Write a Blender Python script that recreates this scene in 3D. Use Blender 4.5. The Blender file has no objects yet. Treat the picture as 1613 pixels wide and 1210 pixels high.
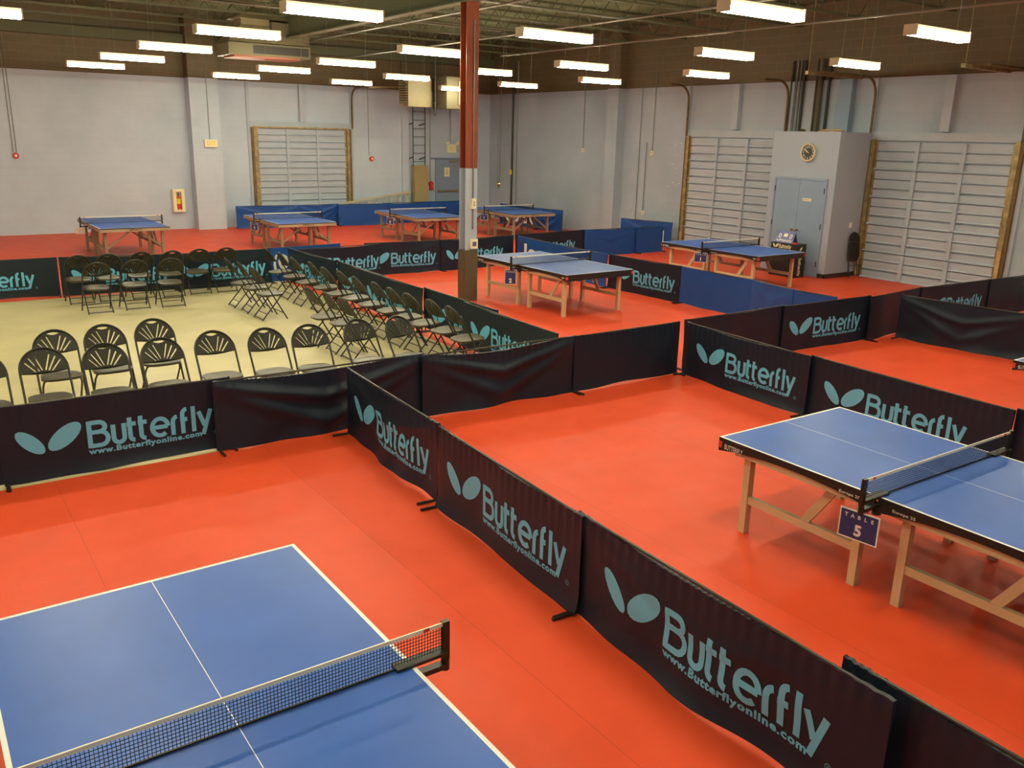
import bpy, bmesh, math, random
from mathutils import Vector, Matrix
C = bpy.data.collections.new('hall'); bpy.context.scene.collection.children.link(C)
sc = bpy.context.scene
# ---------------------------------------------------------------- camera, world, exposure
cd = bpy.data.cameras.new('camera'); cam = bpy.data.objects.new('camera', cd); C.objects.link(cam); sc.camera = cam
cd.sensor_fit = 'HORIZONTAL'; cd.sensor_width = 36.0; cd.lens = 36.0*1360.736/1613; cd.clip_end = 200; cd.clip_start = .05
rt_, up_, fw_ = Vector((0.819953, -0.571977, 0.022794)), Vector((0.139733, 0.23861, 0.96101)), Vector((0.555114, 0.784798, -0.275573))
cam.matrix_world = Matrix.Translation((0, 0, 2.98)) @ Matrix((rt_, up_, -fw_)).transposed().to_4x4()
w = bpy.data.worlds.new('world'); sc.world = w; w.use_nodes = True
w.node_tree.nodes['Background'].inputs[0].default_value = (1, .85, .65, 1); w.node_tree.nodes['Background'].inputs[1].default_value = .02
sc.view_settings.view_transform = 'Standard'; sc.view_settings.look = 'None'; sc.view_settings.gamma = 1; sc.view_settings.use_curve_mapping = False
sc.view_settings.exposure = 0.0
LAMP_COL = (1.0, .93, .64); LAMP_STR = 72.0
PI = math.pi
YW, XW, XL, YF = 27.9, 18.45, -9.0, -6.0       # back wall, right wall, left wall, front wall
ZP, ZC = 4.43, 6.15                            # paint line, roof deck

# ---------------------------------------------------------------- materials
def mat(name, col, rough=.6, spec=.5, metal=0.0, noise=0.0, nscale=6.0, bump=0.0, bscale=60.0, emit=None, sheen=None):
    m = bpy.data.materials.new(name); m.use_nodes = True
    nt = m.node_tree; b = nt.nodes['Principled BSDF']
    b.inputs['Base Color'].default_value = (*col, 1); b.inputs['Roughness'].default_value = rough
    b.inputs['Specular IOR Level'].default_value = spec; b.inputs['Metallic'].default_value = metal
    if noise or bump:
        tc = nt.nodes.new('ShaderNodeTexCoord')
    if noise:
        n = nt.nodes.new('ShaderNodeTexNoise'); n.inputs['Scale'].default_value = nscale; n.inputs['Detail'].default_value = 5
        nt.links.new(tc.outputs['Object'], n.inputs['Vector'])
        r = nt.nodes.new('ShaderNodeValToRGB'); r.color_ramp.elements[0].position = .3; r.color_ramp.elements[1].position = .7
        r.color_ramp.elements[0].color = (*[c*(1-noise) for c in col], 1); r.color_ramp.elements[1].color = (*[min(1, c*(1+noise)) for c in col], 1)
        nt.links.new(n.outputs[0], r.inputs[0]); nt.links.new(r.outputs[0], b.inputs['Base Color'])
    if bump:
        n2 = nt.nodes.new('ShaderNodeTexNoise'); n2.inputs['Scale'].default_value = bscale; n2.inputs['Detail'].default_value = 3
        nt.links.new(tc.outputs['Object'], n2.inputs['Vector'])
        bp = nt.nodes.new('ShaderNodeBump'); bp.inputs['Strength'].default_value = bump; bp.inputs['Distance'].default_value = .01
        nt.links.new(n2.outputs[0], bp.inputs['Height']); nt.links.new(bp.outputs[0], b.inputs['Normal'])
    if emit:
        b.inputs['Emission Color'].default_value = (*emit[0], 1); b.inputs['Emission Strength'].default_value = emit[1]
    return m
def wall_mat(name, axis, k=1.0):
    """painted concrete block: grey-blue up to the paint line, bare dark brown block above"""
    m = mat(name, (.4, .43, .5), .55, .35); nt = m.node_tree; b = nt.nodes['Principled BSDF']; L = nt.links
    geo = nt.nodes.new('ShaderNodeNewGeometry'); sx = nt.nodes.new('ShaderNodeSeparateXYZ'); L.new(geo.outputs['Position'], sx.inputs[0])
    cx = nt.nodes.new('ShaderNodeCombineXYZ'); L.new(sx.outputs[axis], cx.inputs[0]); L.new(sx.outputs[2], cx.inputs[1])
    br = nt.nodes.new('ShaderNodeTexBrick'); br.inputs['Scale'].default_value = 1; br.inputs['Brick Width'].default_value = .405; br.inputs['Row Height'].default_value = .2035
    br.inputs['Mortar Size'].default_value = .005; br.inputs['Mortar Smooth'].default_value = .4
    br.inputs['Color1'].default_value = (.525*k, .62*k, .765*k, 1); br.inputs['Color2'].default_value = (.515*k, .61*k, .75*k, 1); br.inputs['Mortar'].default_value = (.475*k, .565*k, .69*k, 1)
    L.new(cx.outputs[0], br.inputs['Vector'])
    br2 = nt.nodes.new('ShaderNodeTexBrick'); br2.inputs['Scale'].default_value = 1; br2.inputs['Brick Width'].default_value = .405; br2.inputs['Row Height'].default_value = .2035
    br2.inputs['Mortar Size'].default_value = .009; br2.inputs['Color1'].default_value = (.135, .098, .05, 1); br2.inputs['Color2'].default_value = (.115, .09, .046, 1); br2.inputs['Mortar'].default_value = (.15, .12, .07, 1)
    L.new(cx.outputs[0], br2.inputs['Vector'])
    n = nt.nodes.new('ShaderNodeTexNoise'); n.inputs['Scale'].default_value = .7; n.inputs['Detail'].default_value = 6; L.new(geo.outputs['Position'], n.inputs['Vector'])
    mx = nt.nodes.new('ShaderNodeMix'); mx.data_type = 'RGBA'; mx.blend_type = 'MULTIPLY'; mx.inputs[0].default_value = 1
    rp = nt.nodes.new('ShaderNodeValToRGB'); rp.color_ramp.elements[0].position = .3; rp.color_ramp.elements[1].position = .7
    rp.color_ramp.elements[0].color = (.88, .9, .9, 1); rp.color_ramp.elements[1].color = (1.08, 1.06, 1.03, 1); L.new(n.outputs[0], rp.inputs[0])
    L.new(br.outputs[0], mx.inputs[6]); L.new(rp.outputs[0], mx.inputs[7])
    gt = nt.nodes.new('ShaderNodeMath'); gt.operation = 'GREATER_THAN'; L.new(sx.outputs[2], gt.inputs[0]); gt.inputs[1].default_value = ZP
    m2 = nt.nodes.new('ShaderNodeMix'); m2.data_type = 'RGBA'; L.new(gt.outputs[0], m2.inputs[0]); L.new(mx.outputs[2], m2.inputs[6]); L.new(br2.outputs[0], m2.inputs[7])
    L.new(m2.outputs[2], b.inputs['Base Color'])
    bp = nt.nodes.new('ShaderNodeBump'); bp.inputs['Strength'].default_value = .25; bp.inputs['Distance'].default_value = .006; bp.invert = True
    L.new(br.outputs[1], bp.inputs['Height']); L.new(bp.outputs[0], b.inputs['Normal'])
    return m
def floor_red():
    m = mat('red court flooring', (.74, .085, .04), .42, .22); nt = m.node_tree; b = nt.nodes['Principled BSDF']; L = nt.links
    geo = nt.nodes.new('ShaderNodeNewGeometry')
    n = nt.nodes.new('ShaderNodeTexNoise'); n.inputs['Scale'].default_value = 1.3; n.inputs['Detail'].default_value = 8; n.inputs['Roughness'].default_value = .65; L.new(geo.outputs['Position'], n.inputs['Vector'])
    rp = nt.nodes.new('ShaderNodeValToRGB'); rp.color_ramp.elements[0].position = .3; rp.color_ramp.elements[1].position = .72
    rp.color_ramp.elements[0].color = (.70, .072, .021, 1); rp.color_ramp.elements[1].color = (.79, .088, .030, 1); L.new(n.outputs[0], rp.inputs[0])
    sx = nt.nodes.new('ShaderNodeSeparateXYZ'); L.new(geo.outputs['Position'], sx.inputs[0])
    ad = nt.nodes.new('ShaderNodeMath'); ad.operation = 'ADD'; L.new(sx.outputs[0], ad.inputs[0]); ad.inputs[1].default_value = 20 - .66
    md = nt.nodes.new('ShaderNodeMath'); md.operation = 'MODULO'; L.new(ad.outputs[0], md.inputs[0]); md.inputs[1].default_value = 1.83
    lt = nt.nodes.new('ShaderNodeMath'); lt.operation = 'LESS_THAN'; L.new(md.outputs[0], lt.inputs[0]); lt.inputs[1].default_value = .005
    ml = nt.nodes.new('ShaderNodeMath'); ml.operation = 'MULTIPLY'; L.new(lt.outputs[0], ml.inputs[0]); ml.inputs[1].default_value = .55
    mx = nt.nodes.new('ShaderNodeMix'); mx.data_type = 'RGBA'; L.new(ml.outputs[0], mx.inputs[0]); L.new(rp.outputs[0], mx.inputs[6]); mx.inputs[7].default_value = (.35, .05, .03, 1)
    L.new(mx.outputs[2], b.inputs['Base Color'])
    n2 = nt.nodes.new('ShaderNodeTexNoise'); n2.inputs['Scale'].default_value = 3; n2.inputs['Detail'].default_value = 6; L.new(geo.outputs['Position'], n2.inputs['Vector'])
    mr = nt.nodes.new('ShaderNodeMapRange'); mr.inputs[3].default_value = .36; mr.inputs[4].default_value = .55; L.new(n2.outputs[0], mr.inputs[0]); L.new(mr.outputs[0], b.inputs['Roughness'])
    n3 = nt.nodes.new('ShaderNodeTexNoise'); n3.inputs['Scale'].default_value = 260; L.new(geo.outputs['Position'], n3.inputs['Vector'])
    bp = nt.nodes.new('ShaderNodeBump'); bp.inputs['Strength'].default_value = .12; bp.inputs['Distance'].default_value = .004; L.new(n3.outputs[0], bp.inputs['Height']); L.new(bp.outputs[0], b.inputs['Normal'])
    return m
M = {}
M['red'] = floor_red()
M['concrete'] = mat('sealed concrete', (.60, .53, .30), .42, .35, noise=.09, nscale=1.4)
M['wall_x'] = wall_mat('block wall along x', 0); M['wall_y'] = wall_mat('block wall along y', 1, .78)  # wall_y colour scaled darker, painting in weaker light far from the lamps
M['paint'] = mat('grey blue gloss paint', (.43, .50, .60), .45, .4, noise=.04, nscale=3)
M['paint2'] = mat('blue grey door paint', (.25, .33, .46), .45, .35, noise=.03, nscale=4)
M['paintd'] = mat('shaded rib paint', (.36, .38, .44), .45, .4)
M['closetp'] = mat('smooth lilac grey paint', (.36, .41, .50), .6, .3, noise=.02, nscale=2)
M['roof'] = mat('brown black roof paint', (.135, .165, .09), .75, .2, noise=.25, nscale=1.5)
M['steel'] = mat('dark brown joist paint', (.10, .105, .058), .6, .3)
M['steelred'] = mat('red oxide steel', (.25, .055, .022), .5, .4, noise=.1, nscale=8)
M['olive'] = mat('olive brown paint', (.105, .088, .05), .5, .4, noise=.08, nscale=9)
M['rust'] = mat('rusty galvanised track', (.34, .27, .13), .45, .5, .4, noise=.35, nscale=7)
M['dkrust'] = mat('dark rusty angle iron', (.16, .11, .045), .6, .4, .3, noise=.3, nscale=9)
M['woodjamb'] = mat('bare timber strip', (.55, .36, .18), .6, .3, noise=.2, nscale=5)
M['conduit'] = mat('grey conduit', (.2, .19, .16), .4, .5, .6)
M['pipe'] = mat('black iron pipe', (.05, .045, .038), .5, .4, .3)
M['lampw'] = mat('lamp housing white enamel', (.62, .5, .36), .4, .4)
M['tube'] = mat('glowing lamp tube', (1, 1, 1), .5, emit=(LAMP_COL, LAMP_STR))
M['black'] = mat('black satin plastic', (.02, .018, .015), .35, .5)
M['blackm'] = mat('black powder coated steel', (.022, .018, .014), .38, .5)
M['seat'] = mat('dark brown seat plastic', (.055, .044, .024), .34, .5)
M['back'] = mat('dark brown backrest plastic', (.020, .017, .010), .48, .32)
M['cloth'] = mat('black nylon barrier cloth', (.011, .018, .034), .40, .26, bump=.05, bscale=25)
M['cloth2'] = mat('navy black barrier cloth', (.010, .019, .030), .42, .30, bump=.05, bscale=25)
M['blue'] = mat('royal blue barrier cloth', (.010, .070, .30), .40, .35, bump=.05, bscale=18)
M['print'] = mat('pale blue print', (.14, .50, .76), .5, .3)
M['printw'] = mat('white print', (.75, .78, .74), .5, .3)
M['ttop'] = mat('blue table surface', (.035, .12, .50), .36, .32, noise=.07, nscale=2.5)
M['ttop2'] = mat('greyish blue table surface', (.075, .15, .44), .36, .36, noise=.05, nscale=2.5)
M['tline'] = mat('white line paint', (.86, .87, .86), .45, .4)
M['apron'] = mat('black table apron', (.022, .02, .017), .4, .45)
M['beige'] = mat('beige table leg enamel', (.66, .50, .30), .42, .4)
M['beiged'] = mat('tan table leg enamel', (.31, .245, .16), .45, .4)
M['beigea'] = mat('tan apron', (.42, .34, .23), .45, .4)
M['net'] = mat('dark blue net cord', (.012, .016, .03), .7, .2)
M['tape'] = mat('cream net tape', (.90, .85, .68), .6, .2)
M['redm'] = mat('red marker', (.6, .05, .05), .5)
M['signb'] = mat('navy sign card', (.03, .045, .16), .35, .5)
M['white'] = mat('white card', (.8, .78, .72), .5, .3)
M['cream'] = mat('cream enamel', (.88, .84, .58), .4, .4)
M['hbeige'] = mat('tan heater enamel', (.37, .31, .155), .4, .45, noise=.05)
M['olive2'] = mat('dull olive sheet metal', (.17, .15, .085), .5, .4)
M['galv'] = mat('galvanised sheet', (.26, .22, .13), .45, .5, .4, noise=.2, nscale=3)
M['hred'] = mat('dull red grille', (.36, .12, .08), .6)
M['firered'] = mat('fire alarm red', (.65, .05, .035), .4, .5)
M['yellow'] = mat('yellow tag', (.85, .75, .06), .5)
M['brass'] = mat('brass', (.8, .65, .25), .25, .5, 1)
M['alu'] = mat('ladder aluminium', (.72, .68, .5), .35, .5, .4)
M['rubber'] = mat('black rubber base', (.03, .025, .02), .6)
M['clockface'] = mat('clock face', (.04, .035, .02), .5)
M['clockrim'] = mat('clock rim', (.62, .54, .36), .35, .5)
M['lcd'] = mat('blue display', (.12, .14, .42), .3)
M['extyellow'] = mat('yellow label', (.85, .7, .05), .5)
M['tapechalk'] = mat('white scuff', (.7, .7, .68), .8)

# ---------------------------------------------------------------- mesh helpers
class MB:
    def __init__(s): s.v = []; s.f = []; s.m = []; s.cur = 0
    def mi(s, i): s.cur = i; return s
    def face(s, idx): s.f.append(tuple(idx)); s.m.append(s.cur)
    def quad(s, pts):
        n = len(s.v); s.v += [tuple(p) for p in pts]; s.face(range(n, n+len(pts)))
    def box(s, a, b, T=None):
        x0, y0, z0 = a; x1, y1, z1 = b
        x0, x1 = min(x0, x1), max(x0, x1); y0, y1 = min(y0, y1), max(y0, y1); z0, z1 = min(z0, z1), max(z0, z1)
        p = [(x0, y0, z0), (x1, y0, z0), (x1, y1, z0), (x0, y1, z0), (x0, y0, z1), (x1, y0, z1), (x1, y1, z1), (x0, y1, z1)]
        if T: p = [tuple(T @ Vector(q)) for q in p]
        n = len(s.v); s.v += p
        for f in ((3, 2, 1, 0), (4, 5, 6, 7), (0, 1, 5, 4), (1, 2, 6, 5), (2, 3, 7, 6), (3, 0, 4, 7)): s.face([n+i for i in f])
        return s
    def bar(s, p, q, wd, h, up=(0, 0, 1)):
        p, q = Vector(p), Vector(q); d = q-p; L = d.length; d.normalize(); up = Vector(up)
        if abs(d.dot(up)) > .99: up = Vector((1, 0, 0))
        sd = d.cross(up).normalized(); u = sd.cross(d)
        T = Matrix.Translation(p) @ Matrix((d, sd, u)).transposed().to_4x4()
        return s.box((0, -wd/2, -h/2), (L, wd/2, h/2), T)
    def tube(s, pts, r, n=8, closed=False, cap=True):
        pts = [Vector(p) for p in pts]; N = len(pts); rings = []
        ref = None
        for i, p in enumerate(pts):
            a = pts[i-1] if (i > 0 or closed) else p; b = pts[(i+1) % N] if (i < N-1 or closed) else p
            d = (b-a).normalized()
            if ref is None:
                ref = Vector((0, 0, 1)) if abs(d.z) < .9 else Vector((1, 0, 0))
            sd = d.cross(ref).normalized(); u = sd.cross(d).normalized(); ref = u
            base = len(s.v)
            for k in range(n):
                t = 2*PI*k/n; s.v.append(tuple(p + sd*math.cos(t)*r + u*math.sin(t)*r))
            rings.append(base)
        R = N if closed else N-1
        for i in range(R):
            a, b = rings[i], rings[(i+1) % N]
            for k in range(n): s.face((a+k, a+(k+1) % n, b+(k+1) % n, b+k))
        if cap and not closed:
            s.face([rings[0]+k for k in range(n)][::-1]); s.face([rings[-1]+k for k in range(n)])
        return s
    def cyl(s, p, q, r, n=16, r2=None):
        r2 = r if r2 is None else r2
        p, q = Vector(p), Vector(q); d = (q-p).normalized(); ref = Vector((0, 0, 1)) if abs(d.z) < .9 else Vector((1, 0, 0))
        sd = d.cross(ref).normalized(); u = sd.cross(d); b = len(s.v)
        for (c, rr) in ((p, r), (q, r2)):
            for k in range(n):
                t = 2*PI*k/n; s.v.append(tuple(c+sd*math.cos(t)*rr+u*math.sin(t)*rr))
        for k in range(n): s.face((b+k, b+(k+1) % n, b+n+(k+1) % n, b+n+k))
        s.face([b+k for k in range(n)][::-1]); s.face([b+n+k for k in range(n)])
        return s
    def prism(s, poly, T, h):
        """poly of (a,b) in the xy plane of T, thickness h along its z"""
        n = len(poly); b = len(s.v)
        for z in (0, h):
            for (x, y) in poly: s.v.append(tuple(T @ Vector((x, y, z))))
        s.face([b+i for i in range(n)][::-1]); s.face([b+n+i for i in range(n)])
        for i in range(n): s.face((b+i, b+(i+1) % n, b+n+(i+1) % n, b+n+i))
        return s
    def raw(s, vs, fs, T=None):
        b = len(s.v); s.v += [tuple(T @ Vector(p)) if T else tuple(p) for p in vs]
        for f in fs: s.face([b+i for i in f])
        return s
    def mesh(s, name, mats, smooth=False):
        me = bpy.data.meshes.new(name); me.from_pydata(s.v, [], s.f); mats = mats if isinstance(mats, (list, tuple)) else [mats]
        for m in mats: me.materials.append(m)
        if len(mats) > 1: me.polygons.foreach_set('material_index', [min(i, len(mats)-1) for i in s.m])
        bm = bmesh.new(); bm.from_mesh(me); bmesh.ops.recalc_face_normals(bm, faces=bm.faces); bm.to_mesh(me); bm.free()
        if smooth:
            me.polygons.foreach_set('use_smooth', [True]*len(me.polygons))
            try: me.set_sharp_from_angle(angle=math.radians(40))
            except Exception: pass
        me.update(); return me
    def build(s, name, mats, parent=None, smooth=False):
        o = bpy.data.objects.new(name, s.mesh(name, mats, smooth)); C.objects.link(o)
        if parent: o.parent = parent
        return o
def thing(name, label, cat, loc=(0, 0, 0), rz=0, group=None):
    o = bpy.data.objects.new(name, None); C.objects.link(o); o.location = loc; o.rotation_euler = (0, 0, rz); o.empty_display_size = .1
    o['label'] = label; o['category'] = cat
    if group: o['group'] = group
    return o
def tag(o, label, cat, group=None):
    o['label'] = label; o['category'] = cat
    if group: o['group'] = group
    return o
def struct(o, label=None):
    o['kind'] = 'structure'
    if label: o['label'] = label
    return o
def dup(root, loc, rz, label, group=None):
    r = root.copy(); C.objects.link(r); r.location = loc; r.rotation_euler = (0, 0, rz); r['label'] = label
    if group: r['group'] = group
    def rec(src, dst):
        for ch in list(src.children):
            c = ch.copy(); C.objects.link(c); c.parent = dst; rec(ch, c)
    rec(root, r); return r
# text -> flat mesh data (x right, y up), cached
_tc = {}
def text_mesh(txt, bold=0.0, res=3):
    k = (txt, bold, res)
    if k in _tc: return _tc[k]
    cu = bpy.data.curves.new('t', 'FONT'); cu.body = txt; cu.size = 1; cu.offset = bold; cu.resolution_u = res; cu.space_character = 1.0 + bold*3
    o = bpy.data.objects.new('t', cu); C.objects.link(o); dg = bpy.context.evaluated_depsgraph_get()
    me = bpy.data.meshes.new_from_object(o.evaluated_get(dg)); vs = [tuple(v.co) for v in me.vertices]; fs = [tuple(p.vertices) for p in me.polygons]
    bpy.data.objects.remove(o); bpy.data.curves.remove(cu); bpy.data.meshes.remove(me)
    x0 = min(v[0] for v in vs); x1 = max(v[0] for v in vs); y0 = min(v[1] for v in vs); y1 = max(v[1] for v in vs)
    _tc[k] = (vs, fs, x0, x1, y0, y1); return _tc[k]
def put_text(mb, txt, T, wd=None, h=None, bold=0.0, fit='full', warp=None, centre=True):
    """text in T's xy plane, scaled to width wd and/or height h"""
    vs, fs, x0, x1, y0, y1 = text_mesh(txt, bold)
    sy = h/(y1-y0) if h else wd/(x1-x0); sx = wd/(x1-x0) if wd else sy
    cx = (x0+x1)/2 if centre else x0; cy = (y0+y1)/2 if centre else y0
    pv = [((x-cx)*sx, (y-cy)*sy, z) for x, y, z in vs]
    if warp: pv = [warp(p) for p in pv]
    mb.raw(pv, fs, T)
# ---- heavy rounded logo lettering drawn as strokes (x right, z up; baseline 0, capital height .25)
def arc(cx, cy, rx, ry, a0, a1, n=8):
    return [(cx+rx*math.cos(math.radians(a0+(a1-a0)*i/n)), cy+ry*math.sin(math.radians(a0+(a1-a0)*i/n))) for i in range(n+1)]
def sub(p, st=.03):
    o = [p[0]]
    for a, b in zip(p, p[1:]):
        n = max(1, int(math.hypot(b[0]-a[0], b[1]-a[1])/st)); o += [(a[0]+(b[0]-a[0])*i/n, a[1]+(b[1]-a[1])*i/n) for i in range(1, n+1)]
    return o
def strip(path, wd):
    P = sub(path); vs = []; fs = []
    for i, p in enumerate(P):
        a = P[max(0, i-1)]; b = P[min(len(P)-1, i+1)]; dx, dy = b[0]-a[0], b[1]-a[1]; l = math.hypot(dx, dy) or 1; nx, ny = -dy/l*wd/2, dx/l*wd/2
        vs += [(p[0]+nx, p[1]+ny), (p[0]-nx, p[1]-ny)]
    for i in range(len(P)-1): fs.append((2*i, 2*i+1, 2*i+3, 2*i+2))
    return vs, fs
def logo_polys():
    w_ = .040; S = []
    S.append([(.017, 0), (.017, .25)])
    S.append([(.017, .233)]+arc(.095, .188, .052, .045, 90, -90)+[(.017, .143)])
    S.append([(.017, .143)]+arc(.105, .080, .060, .063, 90, -90)+[(.017, .017)])
    x = .195; S.append([(x+.017, .19)]+arc(x+.062, .062, .045, .045, 180, 360)+[(x+.107, .19)])
    for x in (.335, .43): S.append([(x+.017, .235)]+[(x+.017, .055)]+arc(x+.055, .055, .038, .038, 180, 270)); S.append([(x-.008, .172), (x+.07, .172)])
    x = .525; S.append([(x+.02, .098), (x+.155, .098)]); S.append(arc(x+.088, .098, .070, .081, 0, 310, 18))
    x = .71; S.append([(x+.017, 0), (x+.017, .12)]+arc(x+.062, .12, .045, .055, 180, 95))
    x = .80; S.append([(x+.017, 0), (x+.017, .185)]+arc(x+.058, .185, .041, .048, 180, 90)); S.append([(x-.005, .135), (x+.06, .135)])
    x = .905; S.append([(x+.012, .0), (x+.012, .25)])
    x = .955; S.append([(x+.012, .19), (x+.062, .045)]); S.append([(x+.125, .20), (x+.045, -.045)])
    out = []
    for p in S: out.append(strip(p, w_))
    return out
LOGO = logo_polys()
def ellipse_fan(cx, cy, rx, ry, ang, n=20, rings=4):
    vs = [(cx, cy)]; fs = []; ca, sa = math.cos(math.radians(ang)), math.sin(math.radians(ang))
    for k in range(1, rings+1):
        for i in range(n):
            t = 2*PI*i/n; x, y = rx*k/rings*math.cos(t), ry*k/rings*math.sin(t); vs.append((cx+x*ca-y*sa, cy+x*sa+y*ca))
    for i in range(n): fs.append((0, 1+i, 1+(i+1) % n))
    for k in range(1, rings):
        for i in range(n): a = 1+(k-1)*n; b = 1+k*n; fs.append((a+i, b+i, b+(i+1) % n, a+(i+1) % n))
    return vs, fs
WINGS = [ellipse_fan(.115, .135, .145, .062, -47), ellipse_fan(.385, .148, .165, .080, 38)]
def put_logo(mb, P, scale=1.0, icon=True, word=True):
    """P maps logo (x, z) metres to a 3-D point; overall width 1.65*scale"""
    if icon:
        for vs, fs in WINGS: mb.raw([P(x*scale, z*scale) for x, z in vs], fs)
    if word:
        for vs, fs in LOGO: mb.raw([P((.565+x)*scale, z*scale) for x, z in vs], fs)

# ---------------------------------------------------------------- room shell
b = MB(); x0, x1, y0, y1 = -9, 6.36, 7.99, 17.2
b.mi(0); b.quad([(XL, YF, 0), (XW, YF, 0), (XW, y0, 0), (XL, y0, 0)]); b.quad([(x1, y0, 0), (XW, y0, 0), (XW, y1, 0), (x1, y1, 0)]); b.quad([(XL, y1, 0), (XW, y1, 0), (XW, YW, 0), (XL, YW, 0)])
b.mi(1); b.quad([(XL, y0, 0), (x1, y0, 0), (x1, y1, 0), (XL, y1, 0)])
b.mi(1).box((XL, YF, -.3), (XW, YW, -.02))
struct(b.build('floor', [M['red'], M['concrete']]))
struct(MB().box((XL-.3, YF-.3, ZC), (XW+.3, YW+.3, ZC+.2)).build('ceiling', M['roof']))
struct(MB().box((XL-.3, YW, -.3), (XW+.3, YW+.3, ZC)).build('wall_back', M['wall_x']))
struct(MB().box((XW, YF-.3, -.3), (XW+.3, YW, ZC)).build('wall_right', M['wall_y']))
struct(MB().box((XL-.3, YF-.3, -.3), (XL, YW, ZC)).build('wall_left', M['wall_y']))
struct(MB().box((XL, YF-.3, -.3), (XW, YF, ZC)).build('wall_front', M['wall_x']))
# pilasters
struct(MB().box((7.52, YW-.45, 0), (8.38, YW, ZC)).build('trim_1', M['wall_x']), 'pale block pilaster in the back wall beside the loading door')
struct(MB().box((XW-.3, 20.5, 0), (XW, 21.0, ZC)).build('trim_2', M['wall_y']), 'shallow block pilaster in the right wall')
struct(MB().box((XW-.16, 12.67, 3.24), (XW, 13.02, ZP-.01)).build('trim_3', M['paint2']), 'darker blue pier above the closet')
struct(MB().box((14.75, YW-.1, 0), (15.0, YW, ZC)).build('trim_4', M['wall_x']), 'shallow pier in the back wall beside the wall ladder')
# roof structure
for k, yy in enumerate([3.0, 4.9, 6.8, 8.7, 10.6, 12.5, 14.4, 16.3, 18.2, 20.1, 22.0, 23.9, 25.8]):
    b = MB(); b.bar((XL, yy, ZC-.03), (XW, yy, ZC-.03), .10, .05); b.bar((XL, yy, ZC-.47), (XW, yy, ZC-.47), .09, .045)
    x = XL
    while x < XW-.8:
        b.tube([(x, yy, ZC-.05), (x+.35, yy, ZC-.46), (x+.7, yy, ZC-.05)], .013, 5); x += .7
    struct(b.build('trim_%d' % (10+k), M['steel']), 'open web roof joist')
for k, xx in enumerate([-2.0, 8.55]):
    b = MB(); b.box((xx-.11, YF, ZC-.49), (xx+.11, YW, ZC-.51)); b.box((xx-.11, YF, ZC-.97), (xx+.11, YW, ZC-.95)); b.box((xx-.01, YF, ZC-.95), (xx+.01, YW, ZC-.51))
    struct(b.build('trim_%d' % (30+k), M['steel']), 'brown roof girder')
b = MB(); b.box((XL, YW-.25, 5.35), (XW, YW, 5.62)); struct(b.build('trim_33', M['steel']), 'dark beam along the top of the back wall')
# conduits hanging beneath the joists
def rod(name, pts, r, m, label, cat, grp=None, n=6): return tag(MB().tube(pts, r, n).build(name, m, smooth=True), label, cat, grp)
rod('ceiling_conduit', [(2.0, 15.6, 5.55), (8.4, 15.6, 5.55), (14, 15.6, 5.55)], .022, M['conduit'], 'thin conduit crossing the roof from left to the brown column, upper one', 'conduit', 'ceiling conduits')
rod('ceiling_conduit', [(2.0, 19.2, 5.5), (8.4, 19.2, 5.5), (13, 19.2, 5.5)], .02, M['conduit'], 'thin conduit crossing the roof behind the column, lower one', 'conduit', 'ceiling conduits')
rod('ceiling_conduit', [(9.2, 24, 5.2), (9.2, 16, 5.2), (9.2, 9, 5.2)], .022, M['conduit'], 'pale conduit running away under the roof just right of the column', 'conduit', 'ceiling conduits')
rod('ceiling_conduit', [(11.5, 26, 5.1), (11.5, 18, 5.1), (11.5, 8, 5.1)], .022, M['conduit'], 'pale conduit running away between the second and third lines of lamps', 'conduit', 'ceiling conduits')
rod('ceiling_conduit', [(13.2, 19.5, 4.95), (13.2, 14, 4.95), (13.2, 6.5, 4.95)], .02, M['conduit'], 'conduit running away above the rightmost lamps', 'conduit', 'ceiling conduits')
rod('ceiling_conduit', [(1.6, 12.5, 5.3), (2.6, 13.6, 5.3), (3.3, 12.1, 5.3)], .02, M['conduit'], 'bent conduit at the upper left above the lamps', 'conduit', 'ceiling conduits')

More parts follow.
